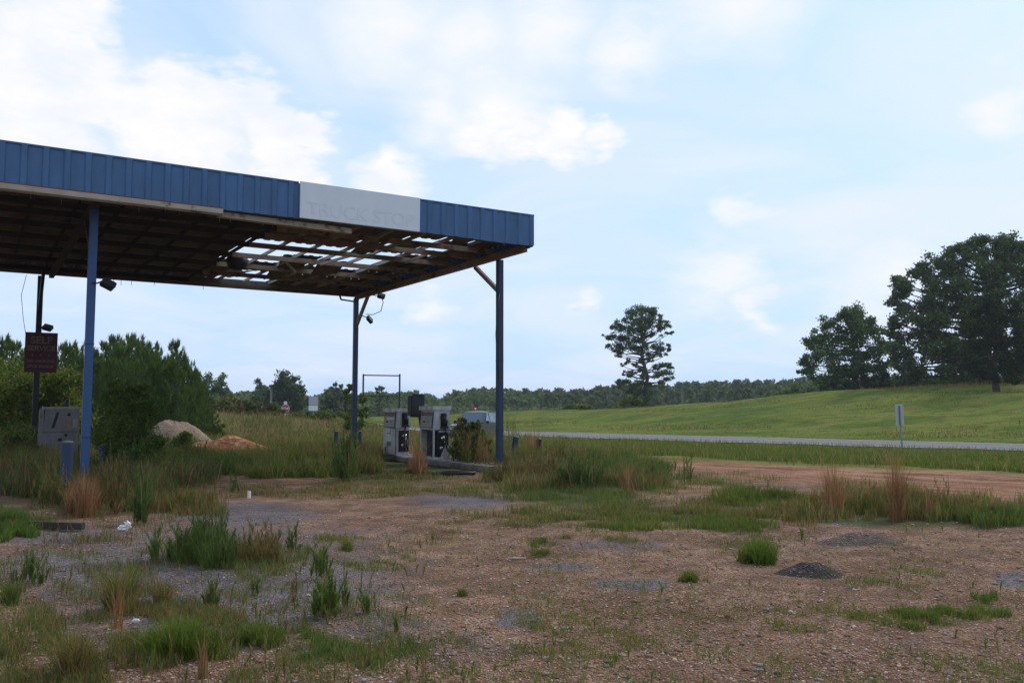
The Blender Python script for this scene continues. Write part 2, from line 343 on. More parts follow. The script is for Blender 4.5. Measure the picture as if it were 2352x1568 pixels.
def np_mesh(name, V, F, col=None, mat=None, parent=None, smooth=False):
    """V (n,3), F list of (m,k) int arrays; col (n,3) per vertex"""
    me = bpy.data.meshes.new(name); V = np.asarray(V, np.float32)
    F = [np.asarray(f, np.int32) for f in (F if isinstance(F, list) else [F])]
    idx = np.concatenate([f.ravel() for f in F]); ks = np.concatenate([np.full(len(f), f.shape[1]) for f in F]).astype(np.int32)
    st = np.concatenate([[0], np.cumsum(ks)[:-1]]).astype(np.int32)
    me.vertices.add(len(V)); me.vertices.foreach_set('co', V.ravel()); me.loops.add(len(idx)); me.loops.foreach_set('vertex_index', idx)
    me.polygons.add(len(ks)); me.polygons.foreach_set('loop_start', st); me.polygons.foreach_set('loop_total', ks)
    if smooth: me.polygons.foreach_set('use_smooth', np.ones(len(ks), bool))
    me.update(calc_edges=True)
    if col is not None:
        a = me.color_attributes.new('col', 'FLOAT_COLOR', 'POINT'); c4 = np.ones((len(V), 4), np.float32); c4[:, :3] = col; a.data.foreach_set('color', c4.ravel())
    return link(name, me, parent, mat)
def text_mesh(name, body, size, mat, parent, mtx, bold=0.0, ext=.002):
    cu = bpy.data.curves.new(name, 'FONT'); cu.body = body; cu.size = size; cu.align_x = 'CENTER'; cu.align_y = 'CENTER'; cu.extrude = ext; cu.offset = bold
    t = bpy.data.objects.new(name, cu); COLL.objects.link(t); dg = bpy.context.evaluated_depsgraph_get()
    me = bpy.data.meshes.new_from_object(t.evaluated_get(dg)); bpy.data.objects.remove(t); me.name = name
    me.transform(mtx); o = link(name, me, parent); me.materials.clear(); me.materials.append(mat); return o
# ---- vegetation kits
PAL = {
 'fresh': [(.085, .16, .022), (.12, .20, .03), (.07, .13, .02)],
 'mid': [(.06, .105, .022), (.09, .13, .03), (.05, .085, .02), (.11, .13, .04)],
 'dark': [(.03, .06, .018), (.045, .08, .022), (.035, .065, .025)],
 'weed': [(.04, .085, .022), (.06, .115, .028), (.05, .09, .03)],
 'yellow': [(.15, .19, .03), (.13, .16, .03)],
 'dry': [(.22, .15, .075), (.17, .105, .055), (.26, .19, .11), (.12, .07, .04)],
 'tan': [(.20, .17, .085), (.16, .15, .06), (.25, .20, .11)],
 'straw': [(.26, .15, .08), (.20, .105, .055), (.30, .20, .12)],
}
GAIN = {'fresh': 1.1, 'mid': 1.5, 'dark': 1.9, 'weed': 1.75, 'yellow': 1.4, 'dry': 1.15, 'tan': 1.2, 'straw': 1.1, 'pine': 2.2, 'oak': 2.0, 'oak2': 2.1, 'cedar': 1.7}
def pick(pal, n):
    a = np.concatenate([np.array(PAL[p]) * GAIN[p] * np.array([1.22, 1.04, .85]) for p in ([pal] if isinstance(pal, str) else pal)])
    return a[R.integers(0, len(a), n)] * R.uniform(.75, 1.25, (n, 1))
def blades(P, H, W, lean, col, az=None, droop=1.0):
    """bent tapered blades: 5 verts each"""
    n = len(P); az = R.uniform(0, 2 * np.pi, n) if az is None else az
    H = np.broadcast_to(H, n).astype(float); W = np.broadcast_to(W, n); lean = np.broadcast_to(lean, n)
    dx = np.stack([np.cos(az), np.sin(az), np.zeros(n)], -1); sa = R.uniform(0, 2 * np.pi, n)
    sx = np.stack([np.cos(sa), np.sin(sa), np.zeros(n)], -1)
    up = np.array([0, 0, 1.])
    m = P + up * (H * .55)[:, None] + dx * (H * lean * .35)[:, None]
    t = P + up * (H * (1 - .25 * lean * droop))[:, None] + dx * (H * lean)[:, None]
    w = (W / 2)[:, None]
    V = np.stack([P - sx * w, P + sx * w, m + sx * w * .8, m - sx * w * .8, t], 1).reshape(-1, 3)
    b = np.arange(n)[:, None] * 5
    return V, b + np.array([[0, 1, 2, 3]]), b + np.array([[3, 2, 4]]), np.repeat(col, 5, 0)
def plume_pts(P, H, n_leaf, spread=.22):
    """feathery upright weeds: leaves rooted along each stem"""
    k = len(P); t = R.uniform(.08, 1, (k, n_leaf)); a = R.uniform(0, 2 * np.pi, (k, n_leaf))
    la = R.uniform(0, 2 * np.pi, k); ln = R.uniform(0, .38, k) * H
    q = P[:, None, :] + np.stack([np.cos(la)[:, None] * ln[:, None] * t ** 2, np.sin(la)[:, None] * ln[:, None] * t ** 2, H[:, None] * t * .86], -1)
    L = H[:, None] * spread * (1.15 - t) * R.uniform(.6, 1.3, (k, n_leaf)) + .03
    return q.reshape(-1, 3), L.ravel(), a.ravel()
class Veg:
    def __init__(s): s.V = []; s.Q = []; s.T = []; s.C = []; s.n = 0
    def add(s, V, Q, T, C):
        s.V.append(V); s.C.append(C)
        if Q is not None and len(Q): s.Q.append(Q + s.n)
        if T is not None and len(T): s.T.append(T + s.n)
        s.n += len(V)
    def grass(s, P, h0, h1, pal, w=.006, lean=(.1, .7)):
        n = len(P)
        if n: s.add(*blades(P, R.uniform(h0, h1, n), R.uniform(.7, 1.3, n) * w, R.uniform(lean[0], lean[1], n), pick(pal, n)))
    def plumes(s, P, h0, h1, pal, n_leaf=45, w=.007, spread=.22):
        if not len(P): return
        H = R.uniform(h0, h1, len(P)); q, L, a = plume_pts(P, H, n_leaf, spread)
        s.add(*blades(q, L, w, R.uniform(.2, .75, len(q)), pick(pal, len(q)), a, .4))
        s.add(*blades(P, H, w * 1.2, R.uniform(0, .1, len(P)), pick('dry', len(P))))
    def leaves(s, P, size, pal, flat=0.0, colscale=None):
        """single leaves: kite quads in random orientation"""
        n = len(P); u = R.normal(size=(n, 3)); u /= np.linalg.norm(u, axis=1)[:, None]; v = R.normal(size=(n, 3))
        v -= u * (u * v).sum(1)[:, None]; v /= np.linalg.norm(v, axis=1)[:, None]
        if flat: u[:, 2] *= (1 - flat); v[:, 2] *= (1 - flat)
        S = (size * R.uniform(.6, 1.3, n))[:, None]
        V = np.stack([P - u * S, P + v * S * .5, P + u * S, P - v * S * .5], 1).reshape(-1, 3); c = pick(pal, n)
        if colscale is not None: c = c * colscale[:, None]
        s.add(V, np.arange(n)[:, None] * 4 + np.array([[0, 1, 2, 3]]), None, np.repeat(c, 4, 0))
    def build(s, name, parent=None, mat=None, origin=None):
        V = np.concatenate(s.V); F = []
        if origin is not None: V = V - np.array(origin)
        if s.Q: F.append(np.concatenate(s.Q))
        if s.T: F.append(np.concatenate(s.T))
        return np_mesh(name, V, F, np.concatenate(s.C), mat or M['leaf'], parent)
def patchy(P, sc):
    x, y = P[:, 0] * sc, P[:, 1] * sc
    return .5 + .22 * np.sin(x * 2.1 + 1.3 * np.sin(y * 1.7)) + .2 * np.sin(y * 2.9 + 1.1 * np.sin(x * 2.3) + 1) + .16 * np.sin(x * 6.3 + y * 4.7) + .12 * np.sin(x * 11.1 - y * 9.3)
def in_ell(cx, cy, rx, ry, n, edge=.5):
    """n photo positions inside an ellipse, denser in the middle, and their ground points"""
    a = R.uniform(0, 2 * np.pi, n); r = R.uniform(0, 1, n) ** edge
    r = r * (1 + .25 * np.sin(a * 3 + cx) + .15 * np.sin(a * 7 + cy))
    return ground_at(cx + rx * r * np.cos(a), np.minimum(cy + ry * r * np.sin(a), 1640))

# ---------------------------------------------------------------- ground, road
# bare-soil / green zones of the lot: (cx, cy, rx, ry, strength) in photo positions, turned into ground places
GREEN = [(60, 1500, 260, 110, .55), (415, 1490, 140, 50, .7), (480, 1275, 140, 50, .8), (600, 1270, 90, 30, .5), (20, 1200, 120, 50, .8), (200, 1150, 260, 60, .8), (300, 1080, 300, 50, 1),
 (620, 1050, 260, 40, 1.1), (900, 1080, 260, 50, .9), (640, 1130, 260, 18, .5), (1300, 1100, 240, 45, 1.1), (1500, 1180, 330, 28, .9), (1230, 1205, 200, 16, .6), (2100, 1180, 330, 45, 1.1), (1000, 1130, 300, 20, .45), (1700, 1215, 180, 20, .6),
 (1745, 1280, 80, 25, .5), (2170, 1425, 170, 22, .6), (1950, 1430, 200, 30, .35), (270, 1380, 120, 50, .5), (740, 1400, 120, 40, .3), (900, 1450, 150, 50, .25), (800, 1290, 160, 30, .45), (1300, 1480, 180, 40, .3), (1650, 1120, 200, 18, .4), (1330, 1150, 200, 20, .8), (1400, 1060, 200, 14, .8), (1800, 1150, 180, 16, .8)]
ASPH_SHADE = [(480, 1340, 640, 220, .85), (1000, 1480, 300, 90, .5), (700, 1350, 330, 60, .9), (200, 1300, 330, 60, 1.0), (880, 1440, 170, 50, .7), (1190, 1420, 75, 30, 1.1), (1060, 1150, 170, 25, .9), (1290, 1300, 110, 14, .9), (1450, 1340, 130, 20, 1), (550, 1180, 260, 40, .9), (1980, 1200, 150, 9, 1.1), (2330, 1330, 70, 25, 1.1), (300, 1430, 250, 50, .6), (1400, 1250, 180, 20, .7), (800, 1220, 200, 30, .5), (2080, 1480, 60, 20, .6), (2200, 1500, 40, 10, .5), (150, 1230, 250, 40, .8)]  # worn asphalt patches; broad left zones also paint in cloud and building shade
DIRT = [(1950, 1085, 420, 32, 1.0), (2280, 1120, 260, 40, 1.0), (1620, 1065, 260, 20, .8), (2200, 1255, 260, 22, .25), (1980, 1395, 200, 14, .6), (2300, 1410, 180, 20, .6), (1330, 1090, 120, 14, .3), (1560, 1120, 200, 14, .6), (620, 1095, 180, 12, .7), (330, 1110, 120, 14, .6)]
def to_px(P):
    q = P - np.array([0, 0, EYE]); d = np.maximum(q[:, 1] * math.cos(PITCH) + q[:, 2] * math.sin(PITCH), .05)
    u = -q[:, 1] * math.sin(PITCH) + q[:, 2] * math.cos(PITCH)
    return PX + FPX * q[:, 0] / d, PY - FPX * u / d
def mask(P, zones):
    px, py = to_px(P); m = np.zeros(len(P)); ok = P[:, 1] > 3.2
    for cx, cy, rx, ry, s in zones:
        m = np.maximum(m, s * (1 - np.clip(np.hypot((px - cx) / rx, (py - cy) / ry), 0, 1) ** 2.2))
    return m * ok
def make_ground():
    xs = [0.0]; step = .09
    while xs[-1] < 900:
        if xs[-1] > 7: step = .09 * (xs[-1] / 7) ** 1.02
        xs.append(xs[-1] + min(step, 30))
    xs = np.array(xs); X = np.concatenate([-xs[:0:-1], xs])
    ys = [3.5]; 
    while ys[-1] < 1500: ys.append(ys[-1] + min(max(.075, .0125 * ys[-1]), 30))
    Y = np.concatenate([[-900, -300, -100, -40, -20, -10, -5, -2, 0, 1.5, 2.5], ys])
    gx, gy = np.meshgrid(X, Y); P = np.stack([gx.ravel(), gy.ravel(), terrain(gx, gy).ravel()], -1)
    nx = len(X); i = np.arange(len(Y) - 1)[:, None] * nx + np.arange(nx - 1)[None]; i = i.ravel()
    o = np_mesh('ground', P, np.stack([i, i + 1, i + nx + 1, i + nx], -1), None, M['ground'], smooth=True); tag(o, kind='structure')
    s = .7 * P[:, 0] + .713 * P[:, 1]
    wob = 1.2 * np.sin(P[:, 0] * .3) + .8 * np.sin(P[:, 1] * .5 + P[:, 0] * .2)
    mead = np.maximum(sstep(23.6, 25.8, s + wob * .6) * sstep(2, 7, P[:, 0] + wob), sstep(28, 36, P[:, 1] + wob * 2) * (P[:, 0] < 30)); mead = np.maximum(mead, sstep(34, 36, s)); tanm = (1 - sstep(-6, 4, P[:, 0])) * (1 - sstep(45, 60, s)) * (P[:, 1] > 20)
    for nme, a in (('grassmask', mask(P, GREEN) * (1 - mead)), ('asphaltshademask', mask(P, ASPH_SHADE)), ('dirtmask', mask(P, DIRT)), ('meadowmask', mead), ('tanmask', tanm)):
        at_ = o.data.attributes.new(nme, 'FLOAT', 'POINT'); at_.data.foreach_set('value', a.astype(np.float32))
    return o
make_ground()
def strip(name, s0, s1, t0, t1, lift, mat, dt=1.0, parent=None):
    """ribbon along the road; s across, t along"""
    t = np.arange(t0, t1 + dt, dt); S = np.linspace(s0, s1, 5); det = .7 * .7 + .713 * .713
    gs, gt = np.meshgrid(S, t); x = (.7 * gs - .713 * gt) / det; y = (.713 * gs + .7 * gt) / det
    P = np.stack([x.ravel(), y.ravel(), terrain(x, y).ravel() + lift], -1); i = (np.arange(len(t) - 1)[:, None] * 5 + np.arange(4)).ravel()
    return np_mesh(name, P, np.stack([i, i + 1, i + 6, i + 5], -1), None, mat, parent)
tag(strip('road', 37.5, 45.0, -120, 75, .03, M['road']), kind='structure')
tag(strip('road_edge_line', 37.75, 37.9, -120, 75, .036, M['line']), kind='structure')
tag(strip('road_edge_line', 44.5, 44.65, -120, 75, .036, M['line']), kind='structure')
tag(strip('road_centre_line', 41.15, 41.27, -120, 75, .036, M['yline']), kind='structure')
def far_road():
    P = []
    for x in np.linspace(-70, 2, 60):
        y = 112 + .05 * (x + 20)
        for k in range(4): yy = y + k * 2.2; P.append((x, yy, gz(x, yy) + .06))
    P = np.array(P); i = (np.arange(59)[:, None] * 4 + np.arange(3)).ravel()
    tag(np_mesh('crossing_road', P, np.stack([i, i + 4, i + 5, i + 1], -1), None, M['road']), kind='structure')
far_road()

# ---------------------------------------------------------------- canopy
CX0, CY0, H = 0.541, 21.835, 5.73
CROT = math.atan2(.52831, .84905)
def cw(u, w, z=0): return np.array([CX0 + .84905 * u - .52831 * w, CY0 + .52831 * u + .84905 * w, z])
can = thing('fuel_canopy', 'long blue metal fuel canopy with torn roof over the old pumps', 'canopy', (CX0, CY0, 0), CROT)
ULEFT = -20.6
def corrugated(mb, a0, a1, c0, c1, place, pitch=.36, depth=.035, thick=.004, ribw=.09):
    """ribbed sheet; ribs repeat along a, sheet spans c; place(a, c, d) -> xyz"""
    pts = []; a = a0
    k = 0
    while a < a1 - 1e-6:
        for da, d in ((0, 0), (pitch - ribw - .05, 0), (pitch - ribw - .025, depth), (pitch - .025, depth)):
            if a + da < a1: pts.append((a + da, d))
        a += pitch
    pts.append((a1, pts[-1][1])); n = len(pts); vs = []
    for off in (0, -thick):
        for c in (c0, c1):
            for (x, d) in pts: vs.append(place(x, c, d + off))
    fs = []
    for j in range(n - 1):
        fs += [(j, j + 1, n + j + 1, n + j), (2 * n + j, 3 * n + j, 3 * n + j + 1, 2 * n + j + 1), (j, 2 * n + j, 2 * n + j + 1, j + 1), (n + j, n + j + 1, 3 * n + j + 1, 3 * n + j)]
    fs += [(0, n, 3 * n, 2 * n), (n - 1, 3 * n - 1, 4 * n - 1, 2 * n - 1)]; mb.add(vs, fs)
ZT = H + .775
mb = MB()
corrugated(mb, ULEFT, -5.9, H, ZT, lambda a, c, d: (a, -d, c + .012 * math.sin(a * 1.1) * (1 if c > H + .3 else .5)))
corrugated(mb, -3.23, 0.0, H, ZT, lambda a, c, d: (a, -d, c + .01 * math.sin(a * 1.7)))
mb.build('front_fascia', M['blue'], can)
mb = MB(); corrugated(mb, .01, 11.85, H - .02, H + .42, lambda a, c, d: (.0 + d, a, c), .30); mb.build('side_fascia', M['blue'], can)
mb = MB(); mb.bar((ULEFT, .02, ZT + .01), (-6.1, .02, ZT + .01), .09, .03); mb.bar((-3.22, .02, ZT + .01), (.02, .02, ZT + .01), .09, .03); mb.build('fascia_cap', M['blue'], can)
sb = MB().box((-4.66, -.075, H + .395), (2.86, .05, .80)).build('sign_board', M['white'], can, bevel=.004)
text_mesh('lettering', 'TRUCK STOP', .40, M['ghost'], sb, Matrix.Translation((-4.66, -.1025, H + .22)) @ Matrix.Rotation(math.pi / 2, 4, 'X') @ Matrix.Scale(1.08, 4, (1, 0, 0)), .006)
text_mesh('lettering', '76', .26, M['ghost'], sb, Matrix.Translation((-4.85, -.1025, H + .56)) @ Matrix.Rotation(math.pi / 2, 4, 'X'), .004) if False else None
# gutter and hanging strip
g = MB(); g.prism([(0, 0), (0, -.10), (.05, -.13), (.12, -.13), (.13, -.02), (.12, -.02), (.11, -.115), (.055, -.115), (.012, -.09), (.012, 0)], ULEFT, -7.7, 'x')
for v in range(len(g.v)): x, y, z = g.v[v]; g.v[v] = (x, y - .07, z + H - .005)
g.build('gutter', M['beige'], can)
MB().bar((-7.75, .22, H - .07), (-4.8, .24, H - .11), .16, .12).build('light_trough', M['beige'], can, bevel=.008)
# purlins (along u), rafters (along w), battens, roof sheet
PW = [.35, 1.9, 2.9, 4.3, 6.0, 7.8, 9.6, 11.55]
for i, w in enumerate(PW):
    MB().bar((ULEFT, w, H + .13), (-6.0, w, H + .13), .07, .13).build('purlin', M['joist'], can)  # left piece of the purlin, shade put into its darker colour
    MB().bar((-6.0, w, H + .13), (-.03, w, H + .13), .07, .13).build('purlin', M['timber'] if 1 <= i <= 6 else M['under'], can)  # same purlin near the roof hole, paler colour painted as lit
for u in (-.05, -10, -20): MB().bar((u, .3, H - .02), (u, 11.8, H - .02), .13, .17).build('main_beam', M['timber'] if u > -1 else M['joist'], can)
MB().bar((ULEFT, 11.83, H + .145), (0, 11.83, H + .145), .06, .31).build('rear_eave_beam', M['under'], can)
MB().bar((ULEFT, .12, H + .12), (-.03, .12, H + .12), .08, .24).build('front_eave_beam', M['under'], can)
BU = .85; nb = 24; bat = MB(); bat2 = MB()
for k in range(1, nb + 1):
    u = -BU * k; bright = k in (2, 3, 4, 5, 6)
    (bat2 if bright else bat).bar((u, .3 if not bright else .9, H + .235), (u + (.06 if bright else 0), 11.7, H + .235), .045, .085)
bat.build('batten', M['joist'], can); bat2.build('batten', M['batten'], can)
ROWS = [.15, 1.9, 2.9, 4.3, 6.0, 7.8, 9.6, 11.9]
MISS = {(1, 0), (2, 1), (1, 2), (3, 2), (2, 3), (3, 3), (4, 3), (5, 3), (6, 3), (2, 4), (3, 4), (5, 4), (6, 4), (5, 6), (4, 6)}
rs = MB()
for r in range(7):
    k = 0
    while k <= nb:
        if (k, r) in MISS: k += 1; continue
        k1 = k
        while k1 <= nb and (k1, r) not in MISS: k1 += 1
        u0, u1 = max(-BU * k1, ULEFT), -BU * k
        if u0 < u1: corrugated(rs, u0, u1, ROWS[r] - .02, ROWS[r + 1] + .02, lambda a, c, d: (a, c, H + .29 + d + .002 * r), .283, .02, .003)
        k = k1
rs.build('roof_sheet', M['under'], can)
# torn sheets and dangling bits
def torn(pts, name='torn_sheet', mat='under'):
    a, b, c, d = [Vector(p) for p in pts]; vs = []; n = 8
    for i in range(n + 1):
        for j in range(n + 1):
            s, t = i / n, j / n; p = a.lerp(b, s).lerp(d.lerp(c, s), t); p.z += .03 * math.sin(s * 9) + .05 * math.sin(t * 3); vs.append(p)
    m = MB(); m.add(vs, [(i * (n + 1) + j, (i + 1) * (n + 1) + j, (i + 1) * (n + 1) + j + 1, i * (n + 1) + j + 1) for i in range(n) for j in range(n)])
    o = m.build(name, M[mat], can, True); md = o.modifiers.new('thick', 'SOLIDIFY'); md.thickness = .006
torn([(-4.5, 6.2, H + .3), (-3.5, 6.4, H + .3), (-3.6, 8.6, H + .05), (-4.0, 8.8, H - .02)])
torn([(-4.2, 7.9, H + .28), (-3.4, 7.9, H + .28), (-3.5, 9.6, H + .1), (-4.1, 9.6, H + .02)])
torn([(-3.3, 2.9, H + .28), (-2.6, 2.9, H + .3), (-2.6, 4.2, H + .2), (-3.3, 4.2, H + .12)])
torn([(-1.75, .2, H + .3), (-.9, .2, H + .3), (-.95, 1.15, H + .2), (-1.7, 1.3, H + .12)])
torn([(-3.4, 6.0, H + .28), (-2.6, 6.0, H + .2), (-2.5, 7.3, H + .02), (-3.3, 7.4, H - .06)])
for a_, b_ in (((-4.6, 6.1, H + .2), (-3.7, 7.6, H + .05)), ((-2.9, 4.4, H + .22), (-3.5, 5.9, H + .06)), ((-1.3, 3.0, H + .2), (-1.6, 4.2, H + .04))): MB().bar(a_, b_, .05, .07).build('broken_batten', M['batten'], can)
torn([(-5.0, 9.8, H + .35), (-4.4, 9.8, H + .3), (-4.5, 11.3, H + .28), (-5.1, 11.3, H + .3)], 'torn_sheet', 'batten')
lampm = MB(); lampm.tube([(-5.75, 6.4, H + .2), (-5.75, 6.4, H + .0), (-5.75, 6.4, H - .1), (-5.75, 6.4, H - .2), (-5.75, 6.4, H - .24)], [.27, .3, .28, .2, .08], 16); lampm.build('ceiling_lamp', M['darkmetal'], can, True)
for i in range(15):
    u = rnd.uniform(-11.5, -4.5); w = rnd.choice((.5, .55, 11.8, 11.8)); L = rnd.uniform(.08, .2)
    MB().tube([(u, w, H + .02), (u + .01, w, H - L)], .008, 5).build('dangling_wire', M['galv'] if w < 5 else M['darkmetal'], can)
MB().bar((ULEFT, -.045, H + .004), (-7.7, -.045, H + .004), .05, .022).build('rust_edge', M['rustedge'], can)
# posts with braces
def post(u, w, tz=H - .1, size=.155, brace=None, mat='blue_post'):
    p = MB().box((u, w, tz / 2), (size, size, tz)).build('post', M[mat], can, bevel=.006)
    MB().box((u, w, .16), (.3, .3, .03)).build('base_plate', M['darkmetal'], p)
    for zz in (1.05, 2.9): MB().box((u, w, zz), (size + .012, size + .012, .014)).build('weld_band', M['darkmetal'], p)
    if brace: MB().bar((u, w, brace[1]), (u, w + brace[0], H - .1), .09, .11).build('brace', M['timber'] if u > -1 else M['darkmetal'], p)
    return p
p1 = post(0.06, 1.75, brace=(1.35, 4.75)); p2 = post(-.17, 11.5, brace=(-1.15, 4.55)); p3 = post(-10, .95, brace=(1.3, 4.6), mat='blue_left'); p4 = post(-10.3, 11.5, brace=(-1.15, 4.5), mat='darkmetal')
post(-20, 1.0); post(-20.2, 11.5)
MB().tube([(-.02, 1.63, 4.7), (-.12, 1.58, 4.2), (-.16, 1.58, 3.6), (-.10, 1.62, 2.9), (-.02, 1.66, 2.4)], .014, 6).build('cable', M['black'], p1, True)
def flood(parent, base, arm_to, head_dir):
    b = Vector(base); e = Vector(arm_to); d = Vector(head_dir).normalized()
    o = MB().tube([b, (b + e) / 2 + Vector((0, 0, -.02)), e], .016, 6).build('floodlight', M['darkmetal'], parent)
    sx = d.orthogonal().normalized(); m = Matrix((sx, d, sx.cross(d))).transposed()
    MB().box(e + d * .12, (.2, .26, .13), m).build('lamp_head', M['darkmetal'], o, bevel=.015)
flood(p3, (-10, .86, 4.12), (-9.82, .8, 4.16), (1, -.3, -.55))
flood(p4, (-10.3, 11.4, 4.05), (-10.18, 11.3, 4.08), (1, -.5, -.3))
flood(p2, (-.17, 10.9, 4.95), (-.02, 10.75, 4.88), (.6, .2, -.5))
flood(p2, (-.1, 10.1, 5.6), (0, 9.9, 5.58), (.9, -.5, -.25))
MB().tube([(.0, 9.7, 5.6), (.05, 9.55, 5.3), (.03, 9.7, 5.0), (-.05, 10.2, 4.92), (-.1, 10.7, 4.98)], .013, 6).build('cable', M['black'], p2, True)
MB().bar((-.75, 11.5, H - .18), (-.25, 11.5, H - .22), .05, .05).bar((-.75, 11.5, H - .18), (-.8, 11.5, H - .02), .05, .05).build('bracket', M['blue_post'], p2)
MB().tube([(-10.68, 11.5, H - .1), (-10.8, 11.4, 5.0), (-10.72, 11.4, 4.3), (-10.6, 11.4, 3.6)], .008, 5).build('cable', M['darkmetal'], p4)
# islands
for u, w0, w1, lab in ((-.1, 1.0, 12.2, 'low concrete pump island under the right end of the canopy'), (-10.1, .3, 12.2, 'low concrete pump island under the left post line of the canopy')):
    c = cw(u, (w0 + w1) / 2); isl = thing('pump_island', lab, 'island', (c[0], c[1], 0), CROT)
    MB().box((0, 0, .07), (1.15, w1 - w0, .16)).build('slab', M['concrete'], isl, bevel=.03)
# self service sign
c = cw(-10.22, 11.36, 3.3); sg = thing('self_service_sign', 'maroon sign reading SELF SERVICE on the dark rear left post', 'sign', c, CROT)
face = MB().box((0, -.03, 0), (.86, .03, 1.20)).build('sign_face', M['maroon'], sg, bevel=.004)
fr = MB()
for dx, dz, sx, sz in ((0, .57, .8, .02), (0, -.57, .8, .02), (-.39, 0, .02, 1.12), (.39, 0, .02, 1.12)): fr.box((dx, -.048, dz), (sx, .004, sz))
fr.build('border', M['redpart'], sg)
RX = Matrix.Rotation(math.pi / 2, 4, 'X')
for txt, sz, z, b in (('SELF', .30, .36, .008), ('SERVICE', .205, .12, .007), ('NO SMOKING', .115, -.26, .003), ('STOP ENGINE', .11, -.42, .003)):
    text_mesh('lettering', txt, sz, M['signtext'], face, Matrix.Translation((0, -.048, z)) @ RX, b)
for x in (-.22, 0, .22): MB().tube([(x, -.045, -.08), (x, -.052, -.08)], .028, 10).build('dot', M['signtext'], face)

# ---------------------------------------------------------------- pumps: display faces local -x, nozzle side faces local -y
def make_pump(label, loc, rz, cavity=False, wd=.98, dp=.50, ht=1.48):
    t = thing('fuel_pump', label, 'fuel pump', loc, rz, 'old fuel pumps on the islands')
    x0 = -dp / 2; y0 = -wd / 2; zm = .86
    b = MB()
    # tapered upper cabinet
    b.prism([(x0 + .00, zm), (-x0, zm), (-x0 - .02, ht - .12), (x0 + .045, ht - .12)], y0 + .02, -y0 - .02)
    if cavity:
        b.box((x0 + .04, y0 + .045, zm / 2 + .03), (.05, .05, zm - .06)); b.box((x0 + .04, -y0 - .045, zm / 2 + .03), (.05, .05, zm - .06))
        b.box((-x0 - .02, 0, zm / 2), (.03, wd - .05, zm)); b.box((.08, y0 + .03, zm * .72), (dp * .62, .02, zm * .5)); b.box((0, -y0 - .03, zm / 2), (dp - .06, .02, zm - .02)); b.box((0, 0, .035), (dp, wd, .07))
    else:
        b.box((0.02, 0.02, zm / 2 - .005), (dp - .05, wd - .06, zm - .015))
    b.build('cabinet', M['pump'], t, bevel=.006)
    MB().box((0, 0, ht - .055), (dp + .05, wd + .03, .125)).build('top_cap', M['pump'], t, bevel=.012)
    # display side
    def disp(y, z, w_, h_, off, mat, name, par):
        sl = .045 / (ht - .12 - zm); xx = x0 + (z - zm) * sl - off
        return MB().box((xx, y, z), (.012, w_, h_), Matrix.Rotation(.09, 3, 'Y')).build(name, M[mat], par)
    zc = (zm + ht - .12) / 2
    fr = disp(0, zc, wd - .10, .46, .008, 'darkmetal', 'display_frame', t)
    dl = disp(0, zc - .01, wd - .20, .40, .017, 'dial', 'dial_face', fr)
    disp(0, zc + .155, wd - .22, .05, .026, 'redpart', 'header_strip', fr)
    disp(-.10, zc + .05, wd * .5, .035, .026, 'signwhite' if not cavity else 'pumptrim', 'price_window', dl)
    disp(.16, zc - .05, .16, .055, .026, 'black', 'counter_window', dl); disp(-.14, zc - .05, .14, .055, .026, 'dialgray', 'counter_window', dl)
    if not cavity:
        d = MB().box((x0 - .002, 0, zm / 2 + .005), (.02, wd - .09, zm - .06)).build('door', M['pump'], t, bevel=.004)
        MB().box((x0 - .018, -.02, .70), (.012, .3, .035)).build('door_plate', M['dialgray'], d)
        v = MB()
        for i in range(7): v.box((x0 - .018, -.02, .30 + i * .022), (.012, .34, .008))
        v.build('vent', M['darkmetal'], d); MB().box((x0 - .018, .26, .20), (.014, .06, .12)).build('latch', M['darkmetal'], d)
    else:
        MB().box((.02, 0, .45), (.26, .66, .7)).build('pumping_unit', M['black'], t, bevel=.03)
        MB().tube([(x0 + .1, -.2, .08), (x0 + .09, -.2, .8)], .03, 8).tube([(x0 + .09, .1, .08), (x0 + .1, .12, .8)], .022, 8).build('pipe', M['darkmetal'], t)
        MB().box((.1, y0 - .06, .2), (.2, .02, .44), Matrix.Rotation(.42, 3, 'Y') @ Matrix.Rotation(-.15, 3, 'X')).build('loose_panel', M['pump'], t, bevel=.003)
    # nozzle side, local -y
    n = MB().box((.03, y0 - .02, 1.14), (.13, .06, .40)).box((.05, y0 - .07, .93), (.22, .16, .05)).box((.12, y0 - .06, 1.05), (.03, .12, .22)).build('nozzle_boot', M['darkmetal'], t, bevel=.01)
    MB().tube([(.05, y0 - .08, .99), (.03, y0 - .11, 1.14), (.06, y0 - .10, 1.27), (.13, y0 - .08, 1.36)], [.04, .06, .055, .025], 8).bar((.03, y0 - .15, 1.02), (.02, y0 - .16, 1.24), .02, .04).build('nozzle', M['black'], n, True)
    hs = [(.05, y0 - .09, 1.0), (.07, y0 - .13, .82), (.05, y0 - .16, .55), (.10, y0 - .2, .3), (.25, y0 - .3, .12), (.5, y0 - .35, .03)] if cavity else [(.05, y0 - .09, 1.0), (.0, y0 - .12, .75), (-.02, y0 - .13, .5), (.02, y0 - .14, .25), (.1, y0 - .10, .2), (.12, y0 - .06, .5)]
    MB().tube(hs, .027, 8).build('hose', M['black'], t, True)
    MB().box((.03, y0 + .003, .46), (.34, .04, .66)).build('side_opening', M['black'], t)
    g = MB(); g.tube([(.02, y0 - .03, .62), (.02, y0 - .06, .62)], .07, 12).tube([(-.04, y0 - .03, .34), (-.04, y0 - .07, .34)], .05, 12).tube([(.08, y0 - .04, .68), (.08, y0 - .04, .3)], .018, 8)
    g.build('fittings', M['chrome'], t, True)
